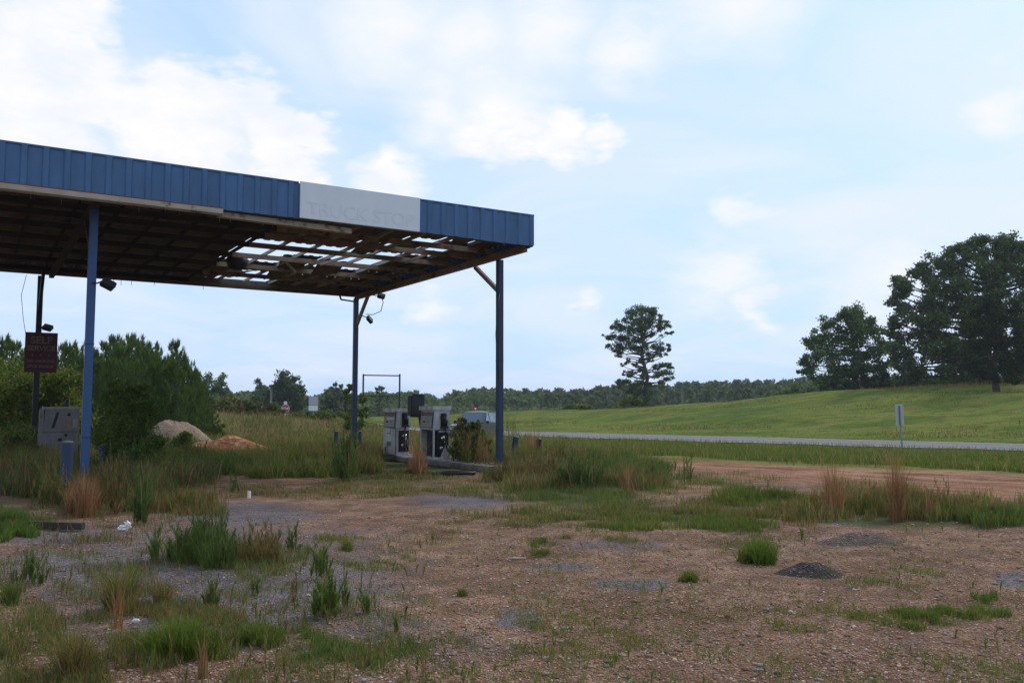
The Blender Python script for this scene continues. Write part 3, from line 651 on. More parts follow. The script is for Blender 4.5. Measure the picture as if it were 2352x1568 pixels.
    MB().tube([(-.02, y0 - .03, .46), (-.02, y0 - .08, .46)], .06, 12).build('valve', M['redpart'] if not cavity else M['darkmetal'], t)
    return t
c = cw(-.35, 7.45, .15); make_pump('pale old fuel pump with closed lower door, left of the dark box on a post', c, CROT)
c = cw(-.25, 4.95, .15); make_pump('old fuel pump with its lower door missing, right of the dark box on a post', c, CROT - .10, True, 1.12, .54, 1.54)
# left pump, wide face to the viewer
c = cw(-9.85, 8.5, .15)
def left_pump():
    t = thing('fuel_pump', 'gutted grey fuel pump at far left beside the blue post', 'fuel pump', c, CROT, 'old fuel pumps on the islands')
    b = MB().box((0, 0, .42), (.86, .5, .84)).prism([(-.43, .85), (.45, .85), (.43, 1.46), (-.40, 1.46)], -.25, .25)
    b.build('cabinet', M['oldpump'], t, bevel=.008)
    MB().box((0.0, 0, 1.49), (.9, .56, .07)).build('top_cap', M['pumptrim'], t, bevel=.01)
    MB().box((-.47, -.12, .98), (.10, .3, .98)).build('side_column', M['oldpump'], t, bevel=.01)
    MB().prism([(-.24, .95), (-.12, 1.38), (-.06, 1.38), (-.17, .95)], -.262, -.24).build('display_slot', M['darkmetal'], t)
    MB().prism([(-.16, .9), (-.05, 1.37), (.40, 1.37), (.40, .9)], -.262, -.245).build('display_plate', M['dialgray'], t)
    MB().box((.18, -.275, 1.07), (.13, .02, .2)).build('orange_card', M['timber'], t); MB().box((.33, -.275, 1.08), (.12, .02, .24)).build('pale_card', M['pumptrim'], t)
    for x, z, r in ((.18, 1.31, .045), (.12, .76, .04), (-.02, .64, .05)): MB().tube([(x, -.25, z), (x, -.27, z)], r, 14).build('port_hole', M['black'], t)
    MB().box((.13, .0, 1.62), (.08, .1, .2)).build('vent_stub', M['darkmetal'], t); MB().tube([(.19, -.1, 1.5), (.19, -.1, 1.74)], .01, 6).build('wire_stub', M['galv'], t); MB().tube([(-.14, -.1, 1.5), (-.14, -.1, 1.62)], .008, 6).build('wire_stub', M['galv'], t)
left_pump()
# dark box on post between the pumps
c = cw(-.2, 6.1, .15); t = thing('card_box', 'dark square box on a slanting post between the two pumps', 'box', c, CROT)
MB().bar((.25, 0, 0), (.02, 0, 1.24), .09, .09, (0, 1, 0)).build('post', M['darkmetal'], t)
MB().bar((-.3, 0, 1.24), (.08, 0, 1.24), .07, .05).build('arm', M['darkmetal'], t)
MB().box((-.12, 0, 1.56), (.44, .3, .6)).build('housing', M['darkmetal'], t, bevel=.02); MB().prism([(-.35, 1.862), (.11, 1.862), (.04, 1.92), (-.28, 1.92)], -.16, .16).build('hood', M['darkmetal'], t)
# hose coil on ground
cc = ground_at(1040., 1092.); pts = []
for i in range(60):
    a = i / 59 * 4 * math.pi; r = .52 + .05 * math.sin(a * .7); pts.append((r * math.cos(a) * (1 + .0 * a), r * .7 * math.sin(a), .03 + .022 * a / 6))
o = MB().tube(pts, .028, 8).build('rubber_hose', M['black'], None, True); o.location = cc + np.array([0, .2, 0]); tag(o, 'loop of black hose lying on the ground below the open pump', 'hose')
# bollards
def bollard(px, py, ht, r, tilt, mat, label, y=None):
    p = ground_at(float(px), float(py)); b = thing('bollard', label, 'bollard', p, 0, 'bollards round the pump islands'); b.rotation_euler = (tilt[0], tilt[1], 0)
    MB().tube([(0, 0, -.1), (0, 0, ht)], r, 16).build('pipe', M[mat], b, False); MB().tube([(0, 0, ht - .004), (0, 0, ht + .02), (0, 0, ht + .035)], [r * .98, r * .8, r * .2], 16).build('cap', M['concrete'], b)
bollard(1176, 1070, .82, .085, (0, .14), 'blue_post', 'leaning blue pipe bollard just right of the near right post')
bollard(1236, 1070, .76, .085, (0, .03), 'wood_dark', 'upright grey bollard standing in weeds, rightmost of the bollards')
bollard(148, 1150, 1.02, .10, (0, .02), 'blue_post', 'thick blue pipe bollard in front of the leftmost pump')
bollard(236, 1108, .80, .08, (0, -.04), 'blue_post', 'dark blue bollard in brown weeds right of the left blue post')
bollard(771, 1060, .92, .065, (0, 0), 'blue_post', 'thin faded bollard in tall weeds left of the rear blue post')
bollard(826, 1052, .85, .06, (0, .0), 'blue_post', 'purplish bollard half hidden behind the rear blue post')

# ---------------------------------------------------------------- vehicle
def truck():
    p = at(1092., 1000., 52.); rz = math.atan2(-.96, -.28)   # local +x = nose
    t = thing('parked_suv', 'silver and dark sport utility vehicle seen behind the weeds by the right post', 'car', (p[0], 52, gz(p[0], 52) - .18), rz)
    b = MB(); b.prism([(-2.3, .45), (-2.35, .9), (-2.25, 1.08), (1.0, 1.08), (2.2, .98), (2.38, .75), (2.38, .42), (1.9, .38), (-1.9, .38)], -.92, .92); b.build('body', M['truckpaint'], t, bevel=.05)
    vs = []
    for (x, z, hw) in ((-2.25, 1.08, .88), (-1.95, 1.68, .70), (-1.0, 1.78, .72), (.15, 1.74, .70), (1.0, 1.08, .86)):
        vs += [(x, -hw, z), (x, hw, z)]
    cb = MB(); cb.add(vs, [(0, 2, 3, 1), (2, 4, 5, 3), (4, 6, 7, 5), (6, 8, 9, 7), (8, 0, 1, 9), (0, 8, 6, 4, 2), (1, 3, 5, 7, 9)]); cb.build('cabin', M['truckpaint'], t, bevel=.02)
    ws = MB(); ws.add([(.98, -.76, 1.135), (.98, .76, 1.135), (.26, .63, 1.70), (.26, -.63, 1.70)], [(0, 1, 2, 3)]); ws.build('windshield', M['glass'], t)
    for s in (-1, 1):
        m = MB(); m.add([(-.1, s * .885, 1.14), (.78, s * .885, 1.14), (.12, s * .735, 1.66), (-.1, s * .735, 1.68)], [(0, 1, 2, 3)]); m.add([(-1.1, s * .89, 1.14), (-.18, s * .89, 1.14), (-.18, s * .745, 1.68), (-1.05, s * .745, 1.70)], [(0, 1, 2, 3)]); m.build('side_window', M['glass'], t)
        MB().box((.75, s * 1.0, 1.15), (.12, .2, .16)).build('mirror', M['truckdark'], t, bevel=.03)
        MB().box((2.36, s * .68, .82), (.08, .36, .18)).build('headlight', M['chrome'], t, bevel=.02)
        for x in (-1.45, 1.45):
            w_ = MB().tube([(x, s * .72, .36), (x, s * .95, .36)], .37, 24).build('wheel', M['black'], t); MB().tube([(x, s * .94, .36), (x, s * .965, .36)], .22, 16).build('rim', M['chrome'], w_)
    MB().box((2.38, 0, .80), (.06, .96, .22)).build('grille', M['truckdark'], t); MB().box((2.42, 0, .5), (.14, 1.8, .2)).build('bumper', M['truckdark'], t, bevel=.03)
    for s in (-1, 1): MB().bar((-1.8, s * .6, 1.81), (-.1, s * .6, 1.80), .04, .04).build('roof_rail', M['truckdark'], t)
truck()

# ---------------------------------------------------------------- road signs, poles
def roadsign(name, px, py, Y, hpanel, wpanel, top, label, tilt=0, back=True, rz=0):
    p = at(float(px), float(py), Y); z = gz(p[0], Y); t = thing(name, label, 'sign', (p[0], Y, z), rz); t.rotation_euler = (0, tilt, rz)
    MB().box((0, 0, top / 2), (.06, .05, top)).build('post', M['galv'], t)
    return t
t = roadsign('road_sign', 2072, 1028, 36.7, 0, 0, 1.76, 'narrow white road sign on a thin post at the near road edge', .06, rz=.9)
t.rotation_euler = (0, -.03, .4); MB().box((0, .04, 1.38), (.46, .012, .86)).build('panel', M['signback'], t, bevel=.003)
# stop sign, red face and small white plate on top
Y = 84.; p = at(655., 975., Y); z0 = gz(p[0], Y); t = thing('stop_sign', 'red stop sign with a small white plate on top, above the far weeds', 'sign', (p[0], Y, z0))
zc = at(655., 938., Y)[2] - z0; MB().box((0, 0, zc / 2 + .3), (.07, .06, zc + .7)).build('post', M['galv'], t)
octo = MB().tube([(0, -.05, zc), (0, -.065, zc)], .38, 8); o = octo.build('face', M['signred'], t); 
ring = MB().tube([(0, -.045, zc), (0, -.05, zc)], .42, 8).build('rim', M['signwhite'], t); text_mesh('lettering', 'STOP', .27, M['signwhite'], o, Matrix.Translation((0, -.068, zc)) @ RX, .008)
MB().box((0, -.05, zc + .55), (.3, .015, .28)).build('top_plate', M['signwhite'], t); MB().box((0, -.05, zc - .58), (.4, .015, .2)).build('lower_plate', M['signwhite'], t)
Y = 78.; p = at(719., 975., Y); z0 = gz(p[0], Y); t = thing('route_sign', 'pair of white sign panels stacked on one post right of the stop sign', 'sign', (p[0], Y, z0))
za = at(719., 943., Y)[2] - z0; zb = at(719., 910., Y)[2] - z0; MB().box((0, 0, zb / 2), (.07, .06, zb)).build('post', M['galv'], t)
k = (zb - za); MB().box((0, -.05, zb - k * .31), (.82, .015, k * .60)).build('upper_panel', M['signback'], t); MB().box((0, -.05, za + k * .18), (.82, .015, k * .35)).build('lower_panel', M['signwhite'], t)
Y = 95.; p = at(1092., 975., Y); z0 = gz(p[0], Y); t = thing('yield_sign', 'small red and white yield sign seen above the vehicle roof', 'sign', (p[0], Y, z0)); zc = at(1092., 940., Y)[2] - z0
MB().box((0, 0, zc / 2), (.06, .05, zc)).build('post', M['galv'], t); f = MB().prism([(0, zc - .3), (.34, zc + .28), (-.34, zc + .28)], -.05, -.035).build('face', M['signred'], t); MB().prism([(0, zc - .08), (.16, zc + .18), (-.16, zc + .18)], -.056, -.051).build('inner_face', M['signwhite'], f)
# empty sign frame
Y = 75.; pl = at(833., 985., Y); pr = at(917., 985., Y); z0 = gz(pl[0], Y); zt = at(833., 860., Y)[2]; zm = at(833., 909., Y)[2]
t = thing('sign_frame', 'tall empty steel sign frame standing beyond the pumps', 'sign frame', (pl[0], Y, z0)); W = pr[0] - pl[0]
for x in (0, W): MB().box((x, 0, (zt - z0) / 2), (.13, .13, zt - z0 + .1)).build('leg', M['darkmetal'], t)
MB().bar((0, 0, zt - z0 - .05), (W, 0, zt - z0 - .1), .1, .1).build('top_rail', M['darkmetal'], t); MB().bar((0, 0, zm - z0), (W, 0, zm - z0), .1, .09).build('middle_rail', M['darkmetal'], t)
MB().bar((-.35, 0, zm - z0 - .15), (.15, 0, zm - z0 - .13), .1, .06).bar((W - .3, 0, zm - z0 - .13), (W + .3, 0, zm - z0 - .15), .1, .06).build('cleat', M['darkmetal'], t)
def pole(px, ytop, Y, label, cross=True, r=.13):
    p = at(float(px), float(ytop), Y); z0 = gz(p[0], Y) - .3; t = thing('utility_pole', label, 'pole', (p[0], Y, z0), 0, 'utility poles along the far road')
    h = p[2] - z0; MB().tube([(0, 0, 0), (0, 0, h)], [r * 1.2, r * .8], 10).build('shaft', M['pole'], t)
    if cross: MB().box((0, 0, h - .7), (1.8, .1, .12)).build('crossarm', M['pole'], t)
pole(1567, 893, 150., 'pale utility pole right of the lone pine before the dark wood', False, .2)
pole(623, 895, 105., 'utility pole in front of the round dark tree, left of the stop sign', False, .14)
pole(921, 935, 100., 'short pale pole leaning beyond the left one of the two pumps', False, .13)

# ---------------------------------------------------------------- mounds
def mound(name, px, py, rx, ry, h, mat, label, Y=None, ang=0, n=40, rough=.06, shape=1.0):
    p = ground_at(float(px), float(py)); vs = []; fs = []; rad = 26
    for i in range(rad + 1):
        for k in range(n):
            a = 2 * math.pi * k / n; r = i / rad; x = rx * r * math.cos(a); y = ry * r * math.sin(a)
            hh = h * (0.5 + .5 * math.cos(math.pi * r)) ** shape; nz = mn.noise(Vector((x * 2.5 / rx * 1.5, y * 2 / ry, h * 7 + px))) * rough * h * 3 + mn.noise(Vector((x * 12 / rx, y * 12 / ry, px))) * rough * h * 1.2
            X = x * math.cos(ang) - y * math.sin(ang); Yy = x * math.sin(ang) + y * math.cos(ang)
            vs.append((X, Yy, hh + nz * (1 - r) - .03 * r + gz(p[0] + X, p[1] + Yy) - p[2]))
    for i in range(rad):
        for k in range(n): fs.append((i * n + k, i * n + (k + 1) % n, (i + 1) * n + (k + 1) % n, (i + 1) * n + k))
    o = MB().add(vs, fs).build(name, M[mat], None, True); o.location = [float(q) for q in p]; return tag(o, label, 'mound')
mound('sand_mound', 398, 1034, 2.1, 1.6, 1.16, 'sand', 'tan sand heap behind the leafy shrub and orange gravel', rough=.07, shape=.65)
mound('sand_mound', 30, 1022, 2.6, 2.0, 1.1, 'sand', 'pale sand heap glimpsed at the far left between dark post and pump')
mound('gravel_mound', 524, 1046, 2.25, 1.4, .66, 'orange', 'low heap of orange gravel in the grass left of centre', rough=.09, shape=.6)
mound('dirt_mound', 1858, 1318, .42, .26, .115, 'darkdirt', 'nearest and darkest little dirt mound on the right gravel', rough=.10, shape=.6)
mound('dirt_mound', 1975, 1246, .66, .30, .115, 'taupedirt', 'longer flatter dirt mound behind the darkest one', ang=-.05, rough=.12, shape=.6)
# litter
o = MB().box((0, 0, .035), (.15, .10, .07), Matrix.Rotation(.4, 3, 'X')).box((.05, .02, .08), (.12, .1, .06), Matrix.Rotation(.6, 3, 'Y')).build('plastic_bag', M['paper'], None, bevel=.03); o.location = ground_at(283., 1218.); tag(o, 'crumpled white plastic bag on the ground near the left post', 'litter')
o = MB().box((0, 0, .03), (.06, .04, .02)).build('paper_scrap', M['paper'], None, bevel=.012); o.location = ground_at(312., 1533. - 100); tag(o, 'small white scrap among the grass at lower left', 'litter')
o = MB().tube([(0, 0, .04), (.2, 0, .04)], .035, 10).build('drink_can', M['paper'], None); o.location = ground_at(388., 1196. - 98); o.rotation_euler = (0, 0, .2); tag(o, 'white can lying on bare red soil under the canopy', 'litter')
o = MB().tube([(0, 0, .0), (0, 0, .12)], .03, 10).build('paper_cup', M['paper'], None); o.location = ground_at(572., 1243.5 - 100); tag(o, 'tiny white cup standing on the gravel right of the shrub', 'litter')
o = MB().box((0, 0, .012), (.2, .035, .015)).build('wood_strip', M['beige'], None); o.location = ground_at(1188., 1284.); tag(o, 'thin pale strip lying on gravel near the middle', 'litter')
p = ground_at(118., 1216.); o = MB().bar((-.5, .12, .06), (.48, -.12, .06), .10, .09).build('timber_beam', M['wood_dark'], None, bevel=.012); o.location = p; tag(o, 'short dark charred timber lying on the ground at left', 'timber')
p = ground_at(62., 1112.); o = MB().bar((-.45, 0, .2), (.4, 0, .1), .5, .04).build('broken_board', M['concrete'], None); o.location = p; tag(o, 'broken pale board resting in the weeds at the left edge', 'board')
p = ground_at(1325., 1052.); o = MB().box((0, 0, .08), (.75, .5, .17), Matrix.Rotation(.06, 3, 'Y')).build('concrete_block', M['concrete'], None, bevel=.05); o.location = p; tag(o, 'grey concrete lump in the grass right of the bollards', 'concrete')

# ---------------------------------------------------------------- gravel stones close to the camera
def stones():
    n = 90000; px = R.uniform(-60, 2412, n); py = 1600 - 430 * R.uniform(0, 1, n) ** 1.15
    P = ground_at(px, py); am = mask(P, ASPH_SHADE); gm = mask(P, GREEN)
    keep = (P[:, 1] < 22) & (R.uniform(0, 1, n) > .75 * am) & (R.uniform(0, 1, n) > .6 * gm); P = P[keep]; n = len(P)
    dist = P[:, 1]; S = R.lognormal(-4.9, .42, n) * np.clip(.75 + dist * .05, 1, 1.6); S = np.minimum(S, .035); big = R.uniform(0, 1, n) > .994; S = np.where(big, R.uniform(.018, .04, n), S)
    base = np.array([[1, 0, 0], [0, 1, 0], [-1, 0, 0], [0, -1, 0], [0, 0, .8], [0, 0, -.8], ]) 
    V = base[None] * R.uniform(.6, 1.25, (n, 6, 1)) * np.array([1, .8, .5]) ; a = R.uniform(0, 2 * np.pi, n); ca, sa = np.cos(a)[:, None], np.sin(a)[:, None]
    x = V[..., 0] * ca - V[..., 1] * sa; y = V[..., 0] * sa + V[..., 1] * ca; V = np.stack([x, y, V[..., 2]], -1) * S[:, None, None] + P[:, None]; V[..., 2] += (S * .2)[:, None]
    F = np.array([[0, 1, 4], [1, 2, 4], [2, 3, 4], [3, 0, 4], [1, 0, 5], [2, 1, 5], [3, 2, 5], [0, 3, 5]])
    pal = np.array([(.30, .20, .145), (.24, .145, .10), (.34, .165, .085), (.20, .11, .07), (.44, .36, .30), (.17, .14, .125), (.33, .25, .20), (.52, .46, .41), (.12, .08, .06)])
    pr = np.array([.2, .2, .14, .13, .07, .1, .09, .02, .05]); c = pal[R.choice(len(pal), n, p=pr)] * R.uniform(.85, 1.3, (n, 1)) * np.array([1.08, 1, .9]); c = np.where(big[:, None], np.minimum(c, .3) * .85, c)
    o = np_mesh('gravel', V.reshape(-1, 3), (np.arange(n)[:, None, None] * 6 + F[None]).reshape(-1, 3), np.repeat(c, 6, 0), M['stone']); tag(o, 'loose tan and orange gravel spread over the lot', 'gravel', kind='stuff')
stones()

# ---------------------------------------------------------------- grass and weeds
def stuff(v, name, label, cat='grass'): o = v.build(name, mat=M['grassblade']); return tag(o, label, cat, kind='stuff')
v = Veg()
# low patches over the lot
for cx, cy, rx, ry, n, h0, h1, pal in [
  (330, 1390, 400, 130, 11000, .02, .10, ['mid', 'tan', 'weed']), (700, 1480, 420, 100, 7000, .02, .09, ['mid', 'tan', 'weed']), (150, 1320, 260, 60, 3000, .03, .14, ['mid', 'weed', 'dry']), (1500, 1400, 700, 150, 3500, .012, .045, ['mid', 'tan', 'yellow']), (1250, 1195, 170, 14, 5000, .03, .10, ['mid', 'tan']), (1500, 1180, 300, 22, 14000, .05, .16, ['mid', 'tan', 'fresh']), (1650, 1205, 160, 16, 6000, .05, .14, ['mid', 'fresh']), (1380, 1215, 60, 8, 1800, .05, .11, ['mid']), (1490, 1210, 50, 8, 1800, .05, .12, ['mid', 'yellow']),
  (1350, 1240, 120, 8, 1200, .03, .08, ['mid', 'tan']), (1245, 1250, 26, 6, 700, .04, .09, ['mid']), (1240, 1272, 22, 5, 400, .03, .07, ['mid']), (1800, 1180, 160, 18, 6000, .06, .18, ['mid', 'dry']),
  (640, 1130, 260, 14, 5000, .04, .14, ['mid', 'dry', 'tan']), (980, 1125, 300, 16, 8000, .04, .14, ['mid', 'tan']), (780, 1240, 60, 10, 900, .03, .08, ['mid', 'tan']), (1330, 1140, 200, 16, 6000, .06, .22, ['mid', 'weed']),
  (60, 1500, 240, 80, 9000, .04, .13, ['mid', 'dry', 'weed']), (330, 1420, 200, 40, 3000, .03, .12, ['mid', 'dry']), (600, 1290, 110, 28, 3500, .04, .12, ['mid', 'tan', 'weed']), (840, 1290, 110, 16, 1500, .03, .07, ['mid']),
  (640, 1460, 110, 30, 2500, .03, .12, ['weed', 'mid']), (860, 1520, 160, 40, 2500, .03, .08, ['mid', 'weed']), (740, 1500, 60, 25, 900, .04, .1, ['weed']), (1300, 1460, 220, 50, 2200, .02, .06, ['mid', 'yellow']),
  (2190, 1415, 110, 14, 4500, .03, .09, ['fresh', 'mid']), (2050, 1448, 55, 9, 1800, .03, .09, ['fresh', 'mid']), (1930, 1425, 160, 22, 2200, .02, .07, ['mid', 'yellow']), (1610, 1465, 26, 8, 900, .03, .08, ['fresh']), (2258, 1376, 26, 9, 700, .03, .09, ['fresh', 'weed']),
  (1730, 1250, 120, 20, 1400, .03, .08, ['mid']), (2060, 1330, 120, 18, 900, .03, .09, ['mid', 'fresh']), (1000, 1235, 120, 25, 900, .03, .08, ['tan', 'mid']), (250, 1200, 220, 50, 2500, .05, .2, ['dry', 'mid']), (500, 1440, 160, 50, 1500, .04, .1, ['mid', 'dry']),
  (1600, 1110, 170, 16, 3500, .06, .2, ['mid', 'fresh']), (1200, 1390, 500, 120, 1600, .02, .05, ['mid', 'tan', 'yellow']), (1900, 1560, 400, 60, 900, .02, .06, ['mid', 'yellow']), (300, 1530, 260, 60, 4000, .03, .12, ['mid', 'weed', 'dry'])]:
    P = in_ell(cx, cy, rx * 1.15, ry * 1.3, int(n * 1.2), .6); P = P[patchy(P, 2.2) + R.normal(0, .12, len(P)) > .52]; d_ = float(np.median(P[:, 1])); v.grass(P, h0, h1, pal, .0026 + .0003 * d_); k_ = R.choice(len(P), len(P) // 4); v.grass(P[k_] + R.normal(0, .04, (len(k_), 3)) * [1, 1, 0], .015, .05, ['tan', 'dry'], .002 + .0003 * d_, (1.2, 3.0))
# many tiny single sprouts
P = ground_at(R.uniform(-50, 2400, 5000), 1230 + 380 * R.uniform(0, 1, 5000)); P = P[patchy(P, .9) > .5]; v.grass(np.repeat(P, 5, 0) + R.normal(0, .012, (len(P) * 5, 3)) * [1, 1, 0], .02, .07, ['mid', 'yellow', 'weed'], .004)
P = ground_at(R.uniform(-50, 1000, 260), 1230 + 360 * R.uniform(0, 1, 260)); P = P[patchy(P, 1.3) > .5]; v.plumes(P, .08, .26, ['mid', 'weed', 'dry'], 22, .005)
P = ground_at(R.uniform(900, 2400, 160), 1210 + 380 * R.uniform(0, 1, 160)); P = P[patchy(P, .8) > .55]; v.plumes(P, .03, .11, ['mid', 'yellow', 'weed'], 16, .005)
stuff(v, 'low_grass', 'short patchy grass growing through the gravel')
v = Veg()
def band(cx, cy, rx, ry, n, h0, h1, pal, w=None, edge=.75):
    P = in_ell(cx, cy, rx, ry, int(n * 1.3), edge); f = patchy(P, 1.1); P = P[f > .28]; f = f[f > .28]; ww = w or (.0020 + .00055 * float(np.median(P[:, 1])))
    q3 = f > np.quantile(f, .55)
    v.grass(P[q3], h0, h1, pal, ww, (.05, .6)); v.grass(P[~q3], h0 * .4, h0 + (h1 - h0) * .45, pal, ww, (.1, .9))
    k = R.choice(len(P), max(4, len(P) // 220)); v.plumes(P[k], h0, h1 * 1.15, ['weed', 'mid', 'dry'], 26, ww)
    return P
for a in [(2130, 1178, 290, 24, 8500, .10, .42, ['mid', 'fresh', 'weed', 'dry', 'tan']), (2030, 1165, 200, 16, 4500, .15, .55, ['mid', 'dry', 'tan']), (430, 1034, 90, 10, 4500, .35, .8, ['mid', 'weed', 'tan']), (2290, 1195, 110, 16, 2600, .12, .3, ['mid', 'weed']), (1760, 1150, 130, 14, 4000, .1, .3, ['mid', 'fresh']),
          (1290, 1105, 180, 24, 9000, .15, .5, ['weed', 'dry', 'mid', 'tan']), (1450, 1105, 90, 18, 4000, .15, .4, ['weed', 'mid', 'dry']), (1210, 1075, 90, 16, 5000, .3, .75, ['weed', 'dry', 'mid']), (1310, 1050, 150, 12, 5000, .25, .6, ['mid', 'tan', 'weed']),
          (620, 1070, 240, 26, 20000, .2, .6, ['fresh', 'mid', 'weed', 'tan']), (460, 1075, 120, 22, 8000, .3, .6, ['mid', 'weed', 'dark']), (785, 1065, 85, 26, 11000, .3, .75, ['weed', 'mid', 'dry']), (740, 1040, 160, 18, 8000, .3, .7, ['mid', 'fresh', 'tan']), (905, 1092, 130, 12, 3000, .04, .14, ['dark', 'mid', 'dry']),
          (960, 1085, 20, 8, 500, .2, .5, ['dry', 'straw']), (1070, 1062, 24, 6, 900, .1, .3, ['weed', 'dark']), (1100, 1050, 50, 24, 4500, .3, .9, ['weed', 'dark', 'mid']),
          (230, 1130, 230, 34, 12000, .2, .6, ['dark', 'dry', 'weed']), (60, 1090, 120, 40, 9000, .3, .9, ['dark', 'weed', 'dry']), (330, 1110, 150, 34, 9000, .25, .75, ['weed', 'dark', 'dry']), (190, 1165, 40, 20, 2500, .2, .6, ['dry', 'straw']), (20, 1215, 80, 28, 5000, .12, .3, ['fresh', 'weed']), (420, 1165, 100, 22, 2500, .1, .4, ['dry', 'mid']),
          (40, 1040, 120, 30, 7000, .4, 1.0, ['tan', 'mid', 'weed']), (1180, 1100, 60, 16, 2500, .2, .5, ['dark', 'dry']), (868, 1055, 14, 10, 500, .2, .6, ['dry', 'weed']), (1400, 1085, 180, 20, 7000, .2, .45, ['mid', 'weed', 'dark'])]: band(*a)
stuff(v, 'tall_grass', 'knee high grass and weeds round the islands and along the lot edge')
v = Veg()   # verge between dirt track and road, field behind the islands
def field(n, fn, h0, h1, pal, w):
    x = R.uniform(-70, 70, n * 30); y = 22 + 110 * R.uniform(0, 1, n * 30) ** 1.4; k = fn(x, y); x, y = x[k][:n], y[k][:n]; v.grass(np.stack([x, y, terrain(x, y)], -1), h0, h1, pal, w, (.1, .6))
S_ = lambda x, y: .7 * x + .713 * y
n_ = lambda x, y: np.sin(x * .9 + y * .5) + np.sin(y * .7 - x * .35)
vis = lambda x, y: (np.abs(x) < .64 * y + 2)
field(60000, lambda x, y: (S_(x, y) > 25) & (S_(x, y) < 37.2) & vis(x, y) & (x > 1), .06, .30, ['mid', 'fresh', 'fresh', 'tan'], .018)
field(9000, lambda x, y: (S_(x, y) > 24) & (S_(x, y) < 36.8) & vis(x, y) & (n_(x, y) > .9) & (x > 0), .15, .45, ['weed', 'mid', 'tan'], .02)
field(26000, lambda x, y: (S_(x, y) < 36.8) & (y > 29) & (y < 50) & vis(x, y) & (x < 1), .1, .36, ['tan', 'mid', 'tan', 'dry'], .028)
field(26000, lambda x, y: (S_(x, y) < 36.8) & (y > 46) & (y < 80) & vis(x, y) & (x < 1), .12, .5, ['tan', 'mid', 'dry'], .045)
field(12000, lambda x, y: (S_(x, y) < 36.8) & (y > 31) & (y < 60) & vis(x, y) & (x < 1) & (n_(x, y) > .7), .2, .65, ['mid', 'fresh', 'weed'], .03)
field(40000, lambda x, y: (S_(x, y) > 45.2) & (S_(x, y) < 100) & vis(x, y), .03, .10, ['mid', 'fresh', 'yellow'], .03)
field(12000, lambda x, y: (S_(x, y) > 86) & (S_(x, y) < 96) & vis(x, y) & (n_(x * .6, y * .3) > -.3), .1, .42, ['tan', 'mid', 'dry'], .035)
field(5000, lambda x, y: (S_(x, y) > 50) & (S_(x, y) < 90) & vis(x, y) & (n_(x * .25 + 2, y * .5) > .9), .1, .3, ['dry', 'tan', 'mid'], .04)
field(3000, lambda x, y: (S_(x, y) > 45.4) & (S_(x, y) < 100) & vis(x, y) & (n_(x * .4, y * .5) > 1.35), .08, .2, ['mid', 'fresh'], .05)
stuff(v, 'field_grass', 'green and straw coloured field grass on both sides of the road')
# plumed weeds, individual clumps the photo shows clearly
def clump(px, py, rx, ry, kind, label, n, h0, h1, pal, name='weed_clump', cat='weed', w=None, nl=45, extra=None):
    c = ground_at(float(px), float(py)); V_ = Veg(); P = in_ell(px, py, rx, ry, n, .6); ww = (w or (.003 + .0005 * c[1])) * .8
    dd = np.hypot(P[:, 0] - c[0], (P[:, 1] - c[1]) * .6); dd = dd / (dd.max() + 1e-6)
    for lo, hi, f in ((-1, .35, 1.0), (.35, .65, .82), (.65, 2, .55)):
        Q = P[(dd > lo) & (dd <= hi)]
        if kind == 'plume': V_.plumes(Q, h0 * f, h1 * f, pal, nl, ww)
        else: V_.grass(Q, h0 * f, h1 * f, pal, ww, (.1, 1.0) if kind == 'grass' else (.02, .35))
    k = R.choice(len(P), max(2, len(P) // 6)); V_.grass(P[k], h0 * .5, h1 * .8, ['dry', 'tan'], ww, (.2, 1.2))
    if extra: V_.grass(in_ell(px, py, rx, ry, extra[0], .6), extra[1], extra[2], extra[3], ww)
    o = V_.build(name, mat=M['grassblade'], origin=c); o.location = [float(q) for q in c]; return tag(o, label, cat)
clump(470, 1285, 76, 22, 'plume', 'largest dark green feathery weed clump in the left foreground', 95, .25, .60, ['weed', 'dark'], nl=60, extra=(1500, .1, .35, ['mid', 'weed']))
clump(590, 1285, 60, 16, 'plume', 'browner weed clump at the right flank of the largest clump', 40, .2, .5, ['weed', 'dry'], extra=(900, .08, .3, ['mid', 'dry']))
clump(354, 1290, 12, 8, 'plume', 'narrow upright weed left of the largest clump', 14, .25, .5, ['weed'])
clump(735, 1330, 20, 7, 'plume', 'tall thin plumed weed with dark base, behind the paired plumes', 12, .2, .55, ['weed', 'fresh'], nl=70)
clump(752, 1420, 30, 14, 'plume', 'paired bushy green plumes in the lower left centre', 30, .16, .42, ['weed', 'fresh'], nl=70)
clump(792, 1395, 14, 8, 'plume', 'slim plume just right of the paired bushy plumes', 5, .18, .42, ['weed'])
clump(844, 1412, 12, 6, 'plume', 'rightmost slim plume of the lower left centre weeds', 7, .15, .30, ['weed', 'fresh'])
clump(912, 1455, 8, 5, 'plume', 'single short yellow green sprout on the gravel', 4, .1, .2, ['fresh', 'yellow'])
clump(415, 1500, 95, 22, 'grass', 'bright green grass tuft, largest at the lower left', 2300, .06, .28, ['fresh'], 'grass_tuft', 'grass tuft', .006)
clump(595, 1475, 55, 12, 'grass', 'smaller bright grass tuft right of the largest bright tuft', 1300, .05, .18, ['fresh', 'mid'], 'grass_tuft', 'grass tuft', .006)
clump(275, 1400, 32, 14, 'grass', 'tall mixed green and brown tuft at left foreground', 700, .15, .5, ['mid', 'dry', 'weed'], 'grass_tuft', 'grass tuft', .006)
clump(372, 1390, 18, 8, 'grass', 'small brownish tuft right of the tall mixed tuft', 260, .1, .3, ['mid', 'dry'], 'grass_tuft', 'grass tuft', .006)
